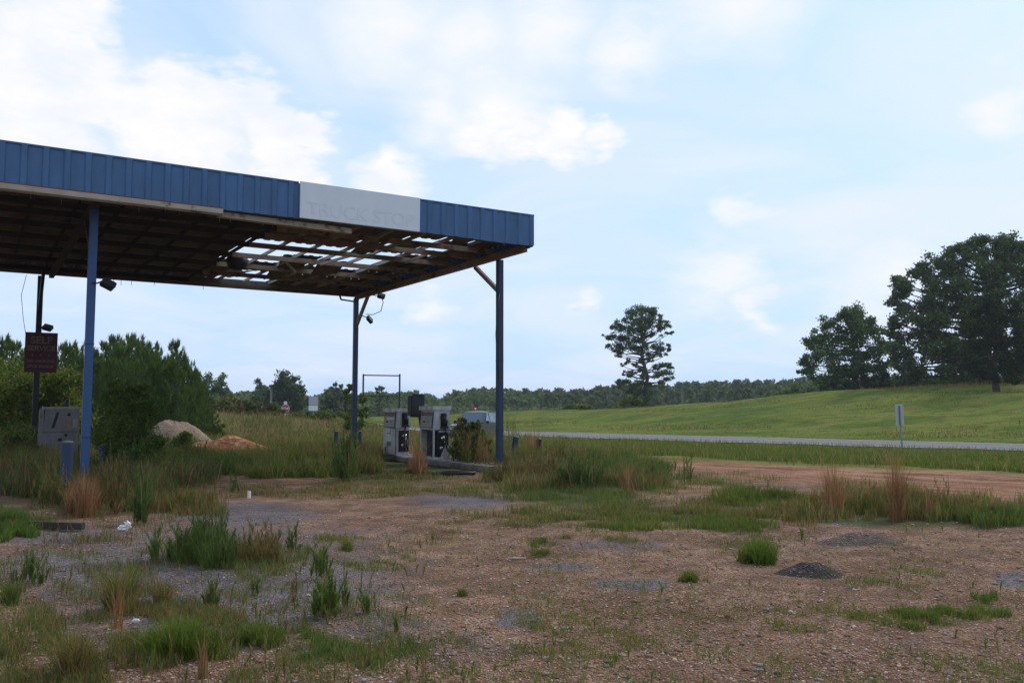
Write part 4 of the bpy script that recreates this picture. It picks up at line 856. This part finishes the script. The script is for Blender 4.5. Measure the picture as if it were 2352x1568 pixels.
clump(300, 1370, 14, 6, 'straight', 'leaning green stems behind the tall mixed tuft', 90, .2, .42, ['weed', 'mid'], 'grass_tuft', 'grass tuft', .007)
clump(489, 1395, 18, 9, 'plume', 'soft green weed behind the largest bright tuft', 14, .12, .32, ['weed', 'mid'])
clump(590, 1370, 8, 4, 'plume', 'lone slender stem left of the plumed weeds', 4, .12, .3, ['weed'])
clump(675, 1380, 14, 6, 'plume', 'thin sparse stems between lone stem and paired plumes', 6, .12, .32, ['mid', 'dry'], nl=25)
clump(672, 1265, 16, 6, 'plume', 'small weed right of the largest clump, farther back', 10, .15, .4, ['weed'])
clump(797, 1262, 12, 5, 'grass', 'tiny green tuft on gravel left of centre', 260, .05, .14, ['mid', 'fresh'], 'grass_tuft', 'grass tuft')
clump(70, 1340, 40, 10, 'plume', 'group of green weeds at the left edge of the gravel', 26, .15, .38, ['weed'])
clump(24, 1385, 20, 8, 'grass', 'short weed tuft nearest the left edge', 350, .1, .28, ['weed', 'mid'], 'grass_tuft', 'grass tuft', .007)
clump(165, 1555, 28, 14, 'grass', 'brown seeded grass tuft at the lower left corner', 450, .15, .42, ['dry', 'mid'], 'grass_tuft', 'grass tuft', .005)
clump(465, 1555, 12, 6, 'straight', 'thin brown stalks below the largest bright tuft', 60, .1, .34, ['dry'], 'grass_tuft', 'grass tuft', .005)
clump(270, 1310 + 130, 14, 6, 'straight', 'brown dead stalks rising from the tall mixed tuft', 50, .2, .5, ['straw'], 'grass_tuft', 'grass tuft', .005)
clump(1745, 1290, 42, 9, 'grass', 'bright green tuft left of the darkest dirt mound', 1500, .08, .30, ['fresh'], 'grass_tuft', 'grass tuft', .008)
clump(1583, 1333, 20, 5, 'grass', 'small yellow green tuft on a rust coloured patch', 600, .04, .13, ['yellow', 'fresh'], 'grass_tuft', 'grass tuft', .006)
clump(1062, 1367, 12, 4, 'grass', 'tiny green tuft near the middle foreground gravel', 220, .04, .10, ['mid', 'fresh'], 'grass_tuft', 'grass tuft', .005)
clump(1839, 1238, 5, 3, 'plume', 'single sprig left of the flatter dirt mound', 4, .12, .22, ['fresh'])
clump(1912, 1185, 24, 6, 'straight', 'left of two tall reddish dead grass clumps at right', 260, .5, 1.05, ['straw', 'dry'], 'dead_grass', 'dead grass', .008)
clump(2062, 1195, 20, 6, 'straight', 'right and tallest of two reddish dead grass clumps', 240, .55, 1.3, ['straw', 'dry'], 'dead_grass', 'dead grass', .008)
clump(2135, 1190, 10, 4, 'straight', 'thin dark dry stalks right of the tallest dead grass', 60, .3, .65, ['dry'], 'dead_grass', 'dead grass', .008)
clump(1440, 1130, 14, 5, 'straight', 'brown dry stalks at the right end of the island weeds', 90, .4, .85, ['dry'], 'dead_grass', 'dead grass', .01)
clump(1225, 1070, 14, 4, 'straight', 'tall dry brown stalks between the two right bollards', 70, .9, 1.6, ['straw', 'dry'], 'dead_grass', 'dead grass', .014)
clump(1175, 1050, 18, 4, 'straight', 'tall reddish weed stalks behind the leaning bollard', 50, 1.2, 2.3, ['straw', 'weed'], 'dead_grass', 'dead grass', .018)
clump(960, 1090, 14, 4, 'straight', 'orange brown dead grass in front of the dark box post', 160, .5, 1.1, ['straw'], 'dead_grass', 'dead grass', .014)
clump(112, 1165, 46, 6, 'plume', 'ragged tall weeds in front of the leftmost pump and bollard', 34, .45, .95, ['weed', 'dark', 'dry', 'mid'], w=.011)
clump(262, 1150, 34, 6, 'plume', 'feathery green and brown saplings right of the left blue post foot', 26, .5, 1.2, ['weed', 'mid', 'dry'], w=.011)
clump(440, 1065, 30, 5, 'plume', 'green weeds in front of the sand heap', 22, .4, .9, ['weed', 'mid', 'fresh'], w=.02)
clump(195, 1185, 22, 6, 'straight', 'pale brown dead grass at the foot of the left blue post', 300, .3, .85, ['straw', 'dry'], 'dead_grass', 'dead grass', .009)
clump(795, 1105, 26, 7, 'plume', 'tall blue green weed left of the rear post foot', 40, .6, 1.5, ['weed'], nl=70, w=.02)
clump(1580, 1110, 12, 5, 'plume', 'single feathery green weed on the dirt track edge', 8, .4, .85, ['weed', 'mid'], w=.014)
clump(1495, 1110, 16, 6, 'plume', 'bushy weed left of the single feathery weed', 14, .3, .7, ['weed', 'mid'], w=.014)
clump(1330, 1120, 60, 9, 'plume', 'dense dark weed thicket right of the bollards', 90, .4, .85, ['weed', 'dark'], w=.016, nl=50)
clump(1112, 1072, 16, 4, 'straight', 'brown dead stalks between the shrub and the near right post', 90, .6, 1.15, ['dry', 'straw'], 'dead_grass', 'dead grass', .016)
clump(1255, 1110, 30, 8, 'plume', 'weeds crowding the foot of the grey bollard', 45, .4, .95, ['weed', 'dry'], w=.016)
clump(540, 1130, 12, 5, 'plume', 'upright green weed on bare soil under the canopy', 8, .3, .6, ['weed'], w=.012)
clump(325, 1205, 18, 5, 'plume', 'dark slender weed just right of the white bag', 26, .4, 1.1, ['dark', 'weed'], w=.010, nl=60)
clump(262, 1180, 13, 4, 'plume', 'brownish dark weed behind the white bag', 14, .3, .8, ['dark', 'dry'], w=.011)
clump(2200, 1100, 40, 5, 'grass', 'green tuft island on the red dirt track', 500, .1, .3, ['mid', 'dark'], 'grass_tuft', 'grass tuft', .012) if False else None

# ---------------------------------------------------------------- shrubs
def shrub(px, py, Y, lobes, label, pal, leaf=.035, dens=900, name='shrub', stems=8, group=None):
    """lobes in photo positions (x, y, r); leaves fill irregular clumps"""
    p = at(float(px), float(py), Y); base = np.array([p[0], Y, gz(p[0], Y)]); t = thing(name, label, 'shrub', base, 0, group)
    V_ = Veg(); st = MB(); rr = random.Random(int(px))
    for (x, y, r) in lobes:
        c = at(float(x), float(y), Y) + np.array([0, rr.uniform(-.6, .6) * r * Y / FPX, 0]); rad = r * Y / FPX; n = int(dens); c[2] = max(c[2], gz(c[0], c[1]) + rad * .35)
        k = max(4, int(n / 60)); sub = c + R.normal(size=(k, 3)) * rad * .52
        Pl = (sub[R.integers(0, k, n)] + R.normal(size=(n, 3)) * rad * .2); V_.leaves(Pl[Pl[:, 2] > base[2]], leaf, pal)
        mid = (base + c) / 2 + np.array([rr.uniform(-.1, .1), 0, 0]); st.tube([base - base, mid - base, c - base], [.03 * rad + .012, .02, .008], 6)
    V_.build('foliage', t, M['leaf'], base); st.build('stem', M['bark'], t)
    return t
shrub(300, 1150, 19.5, [(300, 1120, 44), (345, 1065, 48), (280, 1060, 44), (318, 1005, 38), (272, 985, 40), (330, 960, 24), (292, 935, 34), (262, 915, 22), (330, 918, 20), (358, 938, 14), (255, 1120, 40), (375, 1080, 30), (270, 885, 11), (325, 893, 10), (245, 1020, 34), (352, 1020, 20), (372, 1120, 30), (298, 900, 14)],
      'large leafy green shrub right of the left blue post', ['weed', 'mid', 'fresh', 'dark'], .03, 2300)
shrub(110, 1080, 30, [(40, 900, 60), (100, 930, 50), (150, 900, 45), (150, 960, 40), (20, 950, 60), (90, 880, 40), (0, 900, 70)], 'bright leafy bush behind the leftmost sign and pump', ['fresh', 'mid', 'yellow'], .07, 1800)
shrub(175, 1100, 24, [(120, 1030, 40), (160, 1050, 30), (90, 1060, 40), (60, 1030, 45), (20, 1040, 45)], 'low dark shrub crowding the leftmost pump base', ['dark', 'weed', 'mid'], .05, 1500)
shrub(425, 1050, 31, [(422, 1012, 16), (430, 1002, 10), (415, 1025, 14), (436, 1025, 12)], 'small bright bush between the sand and orange heaps', ['fresh', 'weed'], .06, 900)
shrub(458, 985, 52, [(456, 970, 16), (450, 976, 12), (464, 975, 10)], 'round bright bush at the right foot of the sand heap', ['fresh', 'yellow'], .07, 700)
shrub(490, 1000, 46, [(485, 985, 16), (500, 990, 12)], 'small green bush right of the sand heap', ['fresh', 'mid'], .07, 500)
shrub(1085, 1075, 25, [(1085, 1030, 30), (1060, 1005, 20), (1100, 1002, 18), (1075, 1055, 24), (1112, 1045, 20), (1056, 982, 10), (1078, 984, 10), (1098, 978, 9), (1050, 1035, 16), (1120, 1020, 10), (1066, 966, 6)], 'straggly dark shrub between the open pump and near right post', ['dark', 'weed', 'mid', 'dry'], .038, 850)
clump(1085, 1072, 34, 4, 'plume', 'tall wispy weeds growing through the straggly dark shrub', 34, .7, 1.5, ['weed', 'mid', 'dry'], w=.016, nl=50)
clump(1290, 1075, 50, 5, 'plume', 'loose tall weeds behind the grey bollard', 30, .5, 1.1, ['weed', 'mid', 'dry'], w=.016)
shrub(800, 1010, 52, [(800, 945, 16), (806, 915, 10), (798, 975, 14), (793, 900, 6), (808, 890, 6)], 'young leafy sapling just left behind the rear post', ['fresh', 'yellow', 'mid'], .09, 600)
shrub(826, 1010, 50, [(828, 950, 12), (830, 920, 10), (826, 975, 14)], 'young leafy sapling just right behind the rear post', ['fresh', 'mid'], .09, 600)
shrub(1450, 945, 118, [(1438, 931, 15), (1458, 930, 14), (1470, 936, 10), (1425, 938, 10)], 'pale green bush at the left foot of the lone pine', ['fresh', 'yellow'], .22, 900, 'bush')
shrub(1335, 948, 122, [(1328, 941, 12), (1345, 943, 10), (1318, 944, 9), (1300, 946, 6)], 'pale green bush on the meadow edge left of the lone pine', ['fresh', 'yellow'], .22, 800, 'bush')
shrub(1510, 944, 122, [(1520, 938, 8), (1540, 940, 6)], 'low bush at the right foot of the lone pine', ['mid', 'fresh'], .22, 400, 'bush')
for i, (x, y, r, pal, lab) in enumerate([(525, 938, 22, ['mid', 'tan'], 'grey green bush on the bank right of the pine thicket'), (560, 948, 16, ['dark', 'dry'], 'brownish bush on the bank, second from the thicket'), (600, 942, 20, ['dry', 'dark'], 'reddish bush on the bank crest left of the stop sign'), (628, 962, 17, ['dark', 'weed'], 'dark bush on the bank left of the stop sign'),
                                      (684, 972, 9, ['fresh', 'mid'], 'yellowish bush on the bank just right of the stop sign'), (745, 965, 18, ['fresh', 'mid'], 'green bush below the white route signs'), (703, 975, 8, ['mid', 'dark'], 'small bush between stop and route signs'), (490, 950, 26, ['dark', 'mid'], 'dark bush closest to the pine thicket on the bank'), (580, 968, 14, ['dark'], 'low dark bush on the near bank slope')]):
    shrub(x, y + 12, 62, [(x, y, r), (x + r * .8, y + 5, r * .6), (x - r * .8, y + 4, r * .6)], lab, pal, .13, 600, 'bush', group='bushes on the bank')
shrub(1790, 935, 150, [(1770, 915, 16), (1800, 912, 20), (1830, 905, 20), (1860, 900, 18), (1890, 900, 18), (1745, 922, 12)], 'grey green bushes before the dark wood left of the oaks', ['mid', 'weed'], .3, 900, 'bush')

# ---------------------------------------------------------------- trees
def limb_path(a, b, sag=.1, n=4, rr=None):
    a = np.array(a); b = np.array(b); out = []
    for i in range(n + 1):
        t = i / n; q = a + (b - a) * t; q = q + np.array([0, 0, sag * np.linalg.norm(b - a) * math.sin(math.pi * t)]); 
        if rr and 0 < i < n: q = q + np.array([rr.uniform(-1, 1), rr.uniform(-1, 1), rr.uniform(-1, 1)]) * .03 * np.linalg.norm(b - a)
        out.append(q)
    return out
def tree(name, px, py, Y, lobes, label, pal, leaf, dens, top, trunk_r, cat='tree', flat=.0, group=None, depth=.8, lean=0, sub=9, tight=.24, limbs=True):
    p = at(float(px), float(py), Y); gzv = gz(p[0], Y); base = np.array([p[0], Y, gzv]); t = thing(name, label, cat, base, 0, group)
    rr = random.Random(int(px + py)); V_ = Veg(); tb = MB(); lb = MB(); tp = at(float(top[0]), float(top[1]), Y)
    trunk = [base - [0, 0, .3]] + limb_path(base, tp, 0, 6, rr)[1:]; nT = len(trunk)
    tb.tube([q - base for q in trunk], [trunk_r * (1 - .85 * i / (nT - 1)) + .02 for i in range(nT)], 10)
    for (x, y, r) in lobes:
        c = at(float(x), float(y), Y); rad = r * Y / FPX; c = c + np.array([0, rr.uniform(-1, 1) * depth * rad * 1.6, 0])
        n = int(dens * (r / 20.) ** 1.6); k = max(3, int(sub * (r / 20.)))
        s_ = c + R.normal(size=(k, 3)) * rad * np.array([.55, .55, .48 * (1 - flat * .5)])
        pl = s_[R.integers(0, k, n)] + R.normal(size=(n, 3)) * rad * tight * np.array([1.2, 1.2, 1 - flat * .5])
        pl = pl[pl[:, 2] > gzv + .1]; V_.leaves(pl, leaf, pal, flat * .5)
        if limbs:
            f = min(max((c[2] - base[2]) / max(tp[2] - base[2], .1) - .18, .12), .95); src = np.array(trunk[1]) * (1 - f) + np.array(tp) * f
            lb.tube([q - base for q in limb_path(src, c, -.06, 4, rr)], [trunk_r * .34, trunk_r * .26, trunk_r * .18, trunk_r * .12, .02], 6)
            for q in s_[:3]: lb.tube([c - base, (c + q) / 2 - base, q - base], [trunk_r * .12, trunk_r * .08, .015], 5)
    V_.build('crown', t, M['leaf'], base); tb.build('trunk', M['bark'], t, True)
    if limbs: lb.build('limbs', M['bark'], t, True)
    return t
Z1 = lambda L: [(1194.5 + .2696 * a, 643 + .2696 * b, .2696 * c) for a, b, c in L]
PINEP = [(.035, .060, .022), (.05, .08, .028), (.028, .045, .02)]; PAL['pine'] = PINEP
PAL['oak'] = [(.035, .07, .022), (.05, .09, .026), (.028, .055, .02), (.06, .10, .03)]
PAL['oak2'] = [(.035, .062, .024), (.05, .08, .032), (.03, .05, .022), (.06, .09, .036)]
PAL['cedar'] = [(.02, .035, .012), (.03, .045, .016), (.015, .028, .01)]
tree('lone_pine', 1485, 943, 116, Z1([(1040, 250, 55), (985, 275, 45), (1095, 265, 45), (1130, 290, 35), (930, 300, 40), (1050, 320, 60), (980, 360, 60), (910, 350, 35), (1110, 350, 45), (1060, 400, 60), (820, 375, 35), (870, 410, 45), (795, 400, 25), (940, 420, 50), (1010, 450, 55), (1200, 310, 22), (1190, 360, 35), (1240, 385, 32), (1180, 410, 35), (1260, 395, 20), (1290, 450, 20), (1240, 455, 18),
  (740, 490, 28), (800, 480, 35), (860, 490, 45), (930, 500, 50), (1000, 520, 45), (1130, 460, 35), (760, 570, 28), (830, 560, 45), (900, 570, 45), (850, 620, 35), (960, 590, 40), (820, 600, 25), (850, 650, 18), (1020, 600, 40), (1060, 560, 35), (1150, 580, 35), (1220, 575, 38), (1265, 550, 20), (1280, 600, 20), (1190, 620, 28), (1110, 620, 32), (1240, 640, 15),
  (900, 700, 25), (870, 725, 15), (925, 690, 16), (1100, 680, 28), (1040, 690, 30), (980, 720, 25), (1020, 760, 35), (960, 780, 30), (920, 810, 28), (1050, 820, 32), (890, 800, 14), (1190, 730, 35), (1250, 720, 30), (1300, 745, 22), (1150, 760, 30), (1230, 790, 45), (1170, 810, 40), (1240, 850, 35), (1310, 840, 18), (1200, 870, 22), (850, 860, 28), (900, 880, 35), (830, 890, 25), (960, 900, 50), (1010, 870, 35), (1000, 960, 45), (930, 930, 35), (1060, 950, 40), (1110, 900, 30), (1080, 1000, 35), (1230, 910, 15)]),
  'tall lone pine with broken open crown on the meadow', ['pine'], .15, 950, (1474, 712), .30, flat=.3, depth=1.4, sub=15, tight=.27)
Z2 = lambda L: [(1745.7 + .3515 * a, 514.5 + .3515 * b, .3515 * c) for a, b, c in L]
tree('oak_tree', 1970, 905, 98, Z2([(600, 590, 50), (520, 600, 40), (660, 590, 50), (710, 620, 40), (470, 650, 45), (560, 660, 55), (640, 670, 55), (700, 690, 45), (430, 690, 35), (380, 740, 38), (460, 760, 60), (560, 760, 60), (660, 760, 60), (760, 700, 45), (790, 760, 45), (330, 790, 35), (370, 850, 50), (470, 860, 60), (580, 860, 60), (680, 860, 60), (780, 850, 55), (830, 790, 35), (290, 900, 30), (350, 940, 50), (450, 960, 60), (560, 960, 60), (660, 960, 50), (770, 950, 50), (300, 970, 28), (420, 1020, 45), (530, 1030, 45), (640, 1040, 40), (740, 1030, 40), (830, 900, 35), (480, 1070, 30), (380, 1000, 30), (245, 970, 10)]),
  'rounded leafy tree, left of the two big trees on the right', ['oak'], .15, 1000, (1955, 740), .38, depth=.9, sub=8, tight=.30)
BIG = [(1400, 130, 45), (1350, 150, 40), (1470, 120, 40), (1270, 180, 40), (1210, 220, 45), (1320, 220, 55), (1430, 200, 50), (1540, 140, 45), (1580, 120, 40), (1640, 150, 45), (1700, 160, 50), (1560, 210, 50), (1660, 240, 60), (1140, 260, 45), (1060, 280, 35), (1000, 320, 35), (1100, 330, 60), (1220, 320, 65), (1340, 310, 70), (1460, 320, 70), (1580, 320, 70), (1700, 330, 70), (930, 370, 40), (890, 400, 35), (1010, 400, 50), (1120, 420, 60), (1240, 430, 70), (1360, 430, 70), (1480, 440, 70), (1600, 430, 70), (1720, 450, 70),
  (850, 450, 22), (880, 490, 35), (940, 450, 40), (900, 560, 35), (870, 530, 22), (980, 530, 50), (1090, 530, 65), (1200, 540, 70), (1320, 550, 70), (1440, 560, 60), (1560, 560, 70), (840, 640, 30), (900, 650, 45), (990, 630, 60), (1100, 640, 65), (1220, 650, 70), (1340, 660, 70), (860, 700, 25), (920, 740, 45), (1020, 740, 60), (1140, 750, 65), (1260, 770, 65), (880, 800, 35), (960, 830, 50), (1060, 840, 60), (1180, 860, 60), (1290, 870, 60), (1400, 800, 60), (900, 880, 40), (980, 930, 55), (1090, 950, 60), (1210, 970, 55), (1320, 980, 55), (890, 960, 40), (960, 1020, 40), (1060, 1040, 45), (1170, 1050, 40), (1290, 1055, 40), (1400, 1040, 45), (1500, 1050, 40), (1600, 1040, 40),
  (1800, 200, 70), (1850, 340, 90), (1880, 480, 90), (1820, 600, 90), (1900, 700, 100), (1780, 740, 80), (1850, 860, 90), (1740, 900, 70), (1950, 980, 80), (1690, 1000, 60), (2000, 300, 90), (2050, 500, 100), (2080, 700, 100)]
tree('oak_tree', 2260, 895, 88, Z2(BIG), 'tallest and largest tree, filling the right edge of the skyline', ['oak2'], .165, 880, (2290, 620), .6, depth=1.0, sub=8, tight=.30)
CED = [(1490, 490, 45), (1560, 480, 35), (1450, 540, 50), (1540, 540, 55), (1620, 560, 50), (1420, 610, 50), (1520, 620, 60), (1620, 640, 55), (1400, 700, 55), (1500, 710, 60), (1600, 720, 60), (1680, 700, 45), (1370, 790, 55), (1470, 800, 60), (1580, 810, 60), (1680, 800, 55), (1340, 870, 45), (1430, 890, 55), (1540, 890, 55), (1640, 900, 55), (1720, 880, 50), (1380, 950, 40), (1480, 970, 45), (1590, 970, 45), (1690, 970, 40), (1330, 930, 25), (1540, 1020, 25), (1640, 1020, 25), (1750, 780, 45)]
tree('cedar_tree', 2290, 905, 74, Z2(CED), 'dark dense evergreen standing before the largest tree', ['cedar'], .14, 950, (2280, 690), .28, depth=.7, sub=9, tight=.27, limbs=False)
# understorey along the ridge behind the oaks
shrub(2120, 905, 96, [(2070, 880, 26), (2110, 885, 24), (2150, 885, 24), (2190, 882, 24), (2230, 885, 22), (2030, 888, 22), (2000, 890, 18), (2320, 885, 26), (2360, 880, 30), (1940, 893, 18), (1900, 897, 14)], 'dark undergrowth along the ridge below the big trees', ['dark', 'cedar'], .25, 1300, 'undergrowth')
# middle-distance trees on the left
tree('broadleaf_tree', 655, 965, 150, [(655, 885, 22), (640, 893, 18), (672, 890, 18), (660, 876, 12), (645, 880, 10), (682, 903, 16), (630, 910, 16), (655, 910, 24), (688, 920, 14), (668, 925, 20), (640, 928, 20), (620, 925, 12), (700, 925, 8), (655, 945, 22), (680, 942, 18), (630, 945, 18)], 'dark rounded tree behind the stop sign', ['cedar', 'dark'], .32, 800, (655, 885), .4, limbs=False)
tree('broadleaf_tree', 600, 965, 155, [(600, 890, 12), (590, 903, 12), (610, 905, 14), (603, 920, 16), (585, 922, 12), (600, 942, 18), (575, 940, 12)], 'lighter tree touching the left side of the dark rounded tree', ['oak2'], .32, 700, (600, 895), .3, limbs=False)
tree('broadleaf_tree', 505, 965, 130, [(508, 868, 10), (498, 878, 12), (515, 880, 10), (505, 892, 13), (519, 893, 7), (495, 905, 12), (512, 908, 10), (500, 922, 12)], 'open crowned tree right of another beside the pine thicket', ['oak2'], .22, 380, (505, 872), .25, limbs=True, tight=.3)
tree('broadleaf_tree', 468, 965, 128, [(470, 870, 12), (480, 873, 8), (460, 878, 10), (475, 888, 14), (465, 902, 14), (480, 910, 12), (470, 922, 16)], 'taller open crowned tree half behind the pine thicket', ['oak2'], .22, 420, (470, 872), .25, limbs=True, tight=.3)
tree('broadleaf_tree', 770, 968, 165, [(763, 893, 9), (778, 893, 9), (770, 905, 16), (785, 910, 12), (757, 915, 12), (772, 925, 18), (790, 930, 14), (760, 940, 14), (780, 950, 18)], 'tree behind the route signs and rear post', ['oak2', 'cedar'], .34, 650, (770, 895), .3, limbs=False)
tree('broadleaf_tree', 872, 965, 160, [(872, 888, 6), (880, 891, 5), (866, 895, 5), (873, 900, 8), (872, 915, 12), (868, 935, 16)], 'thin topped tree seen through the empty sign frame', ['oak2'], .26, 420, (872, 889), .2, limbs=False)
# young pine thicket at left: a few meshes, copied
def young_pine(h, seed, wid=.30, sparse=1.0):
    rr = random.Random(seed); V_ = Veg(); tb = MB(); tb.tube([(0, 0, -.1), (.03, .02, h * .5), (0, 0, h * .98)], [.07, .045, .012], 7); lb = MB()
    Pn = []; Az = []; Ln = []
    z = h * .06
    while z < h * .97:
        f = z / h; L = h * wid * (1 - f) ** .75 * rr.uniform(.75, 1.15) + .12
        for k in range(rr.choice((4, 5, 6))):
            a = rr.uniform(0, 6.283); rise = .35 + .8 * f; n = max(3, int(L / .13)); last = None
            for i in range(n):
                s = (i + 1) / n; q = np.array([math.cos(a) * L * s, math.sin(a) * L * s, z + L * rise * s ** 1.4 * .8])
                for _ in range(int((11 if i == n - 1 else 7) * sparse)): Pn.append(q + np.array([rr.gauss(0, .03), rr.gauss(0, .03), rr.gauss(0, .03)])); Ln.append(rr.uniform(.12, .24) * (1.25 if i == n - 1 else 1)); Az.append(a + rr.gauss(0, 1.3))
                last = q
            for _ in range(9): Pn.append(last + np.array([rr.gauss(0, .025), rr.gauss(0, .025), rr.uniform(-.02, .06)])); Ln.append(-rr.uniform(.22, .42))
            for _ in range(9): Az.append(a)
            lb.tube([(0, 0, z), last * .5 + np.array([0, 0, z * .5]), last], [.018, .012, .006], 4)
        z += h * rr.uniform(.035, .06)
    for _ in range(90): Pn.append(np.array([rr.gauss(0, .025), rr.gauss(0, .025), h * rr.uniform(.84, .98)])); Ln.append(-rr.uniform(.2, .4)); Az.append(rr.uniform(0, 6.28))
    Pn = np.array(Pn); Ln = np.array(Ln); cand = Ln < 0; colr = pick(['pine', 'weed'], len(Pn)); colr[cand] = pick(['weed', 'fresh'], int(cand.sum())) * .85; V_.add(*blades(Pn, np.abs(Ln), .028, np.where(cand, R.uniform(0, .16, len(Pn)), R.uniform(.2, 1.0, len(Pn))), colr, np.array(Az), .3))
    t = thing('young_pine', 'young pine in the dense thicket at left', 'pine tree'); V_.build('crown', t, M['leaf']); tb.build('trunk', M['bark'], t, True); lb.build('branches', M['bark'], t); return t
pines = [young_pine(5.0, s, w) for s, w in ((1, .22), (2, .26), (3, .20), (4, .24), (5, .30))]
spots = []   # (px, ytop, Y)
tops = [(5, 782, 44), (28, 800, 46), (50, 812, 48), (-30, 790, 44), (-70, 770, 46), (160, 797, 45), (150, 810, 43), (176, 808, 50), (213, 818, 46), (235, 822, 50), (245, 795, 52), (262, 789, 47), (275, 800, 43), (298, 786, 46), (318, 786, 44), (327, 795, 50), (285, 812, 40), (338, 815, 42), (352, 822, 47), (363, 825, 45), (378, 832, 42), (404, 800, 43), (412, 822, 41), (398, 845, 39), (430, 838, 44), (440, 855, 42), (452, 868, 45), (385, 855, 40), (355, 850, 39), (312, 840, 38), (190, 830, 41), (225, 845, 39), (255, 838, 38), (130, 835, 40), (95, 830, 46), (75, 840, 42), (418, 868, 44), (335, 870, 43), (15, 850, 40), (-20, 840, 39), (45, 860, 38), (466, 888, 46), (115, 815, 52), (205, 800, 54), (345, 800, 54), (-110, 800, 44), (-150, 790, 46)]
special = {404: 'tallest spire topped young pine near the right end of the thicket', 5: 'young pine with high tip at the left edge of the thicket', 466: 'shortest young pine at the right foot of the thicket', 440: 'small young pine second from the right end of the thicket', 160: 'young pine rising just left of the left blue post', 318: 'broad topped young pine at the crest of the thicket'}
for i, (px, yt, Y) in enumerate(tops):
    p = at(float(px), float(yt), float(Y)); z0 = gz(p[0], Y); hh = p[2] - z0 + .15; src = pines[i % 5]; s = hh / 5.0; w = s * rnd.uniform(.95, 1.3) if px != 404 else s * .8
    lab = special.get(px, 'young pine in the dense thicket at left'); grp = 'young pines in the left thicket'
    if i < 5: o = src; o.location = (p[0], Y, z0); o.rotation_euler = (0, 0, rnd.uniform(0, 6)); o.scale = (w, w, s); o['label'] = lab; o['group'] = grp
    else: dup(src, (p[0], Y, z0), rnd.uniform(0, 6), (w, w, s), lab, grp)
# distant wood
def wood():
    xs = [300, 380, 470, 520, 540, 575, 620, 700, 720, 745, 775, 800, 835, 860, 900, 930, 960, 985, 1005, 1020, 1050, 1090, 1130, 1200, 1280, 1300, 1400, 1480, 1560, 1650, 1700, 1760, 1830, 1900, 2100, 2450, 2800]
    ys = [885, 890, 895, 893, 905, 900, 905, 905, 912, 905, 900, 908, 905, 903, 900, 898, 900, 905, 916, 911, 898, 892, 894, 896, 894, 897, 888, 886, 879, 878, 876, 874, 871, 868, 866, 866, 860]
    V_ = Veg(); tb = MB(); n = 0
    for row in range(4):
        x = 150.
        while x < 2750:
            Y = 225 + row * 28 + rnd.uniform(-10, 10); yt = np.interp(x, xs, ys) + (row == 0) * rnd.uniform(8, 26) + (row > 0) * rnd.uniform(-4, 9); p = at(x, float(yt), Y); z0 = gz(p[0], Y); top = p[2]; hh = top - z0
            conif = x > 1250 or rnd.random() < .3; rw = rnd.uniform(2.2, 3.4) if conif else rnd.uniform(3, 5); m = 560
            t = R.uniform(0, 1, m) ** .8; zz = top - t * min(hh, 13); prof = (np.clip(t * 3.2, .3, 1) if conif else np.sqrt(np.clip(t * 3.2, .05, 1))) * rw
            a = R.uniform(0, 2 * np.pi, m); r = prof * R.uniform(.3, 1.05, m); V_.leaves(np.stack([p[0] + r * np.cos(a), Y + r * np.sin(a), zz], -1), .7, ['pine', 'oak2'] if conif else ['oak', 'oak2'])
            tb.tube([(p[0], Y, z0), (p[0], Y, top - 2)], [.25, .1], 5); x += rnd.uniform(9, 17); n += 1
    # bottom fill of undergrowth
    m = 26000; x = R.uniform(100, 2700, m); Y = R.uniform(205, 225, m); P = rays(x, np.full(m, 900.)) * (Y / rays(x, np.full(m, 900.))[:, 1])[:, None]; P[:, 2] = terrain(P[:, 0], Y) + R.uniform(0, 5, m) ; V_.leaves(P, .6, ['oak2', 'mid', 'dark'])
    o = V_.build('distant_wood', mat=M['leaf']); tag(o, 'dark continuous wood along the horizon', 'wood', kind='stuff'); t2 = tb.build('trunks', M['bark'], o)
wood()
# a dark hedge of brush behind the thicket closing the view under it
V_ = Veg(); m = 30000; x = R.uniform(-300, 470, m); Y = R.uniform(50, 58, m); P = rays(x, np.full(m, 900.)); P = P * (Y / P[:, 1])[:, None]; P[:, 2] = terrain(P[:, 0], Y) + R.uniform(0, 1, m) * 2.6 * (.7 + .3 * np.sin(x * .05)); V_.leaves(P, .13, ['dark', 'weed', 'mid'])
tag(V_.build('brush', mat=M['leaf']), 'dense dark brush filling the ground under the pine thicket', 'brush', kind='stuff')

# ---------------------------------------------------------------- haze
def haze():
    m = bpy.data.materials.new('haze_air'); m.use_nodes = True; nt = m.node_tree; nt.nodes.remove(nt.nodes['Principled BSDF'])
    pv = nt.nodes.new('ShaderNodeVolumePrincipled'); pv.inputs['Density'].default_value = .0003; pv.inputs['Color'].default_value = (.82, .90, 1, 1); pv.inputs['Anisotropy'].default_value = .2
    nt.links.new(pv.outputs[0], nt.nodes['Material Output'].inputs['Volume'])
    o = MB().box((0, 300, 13.5), (1900, 2520, 39)).build('haze', m); tag(o, 'thin pale summer haze over the fields', 'haze', kind='stuff')
haze()
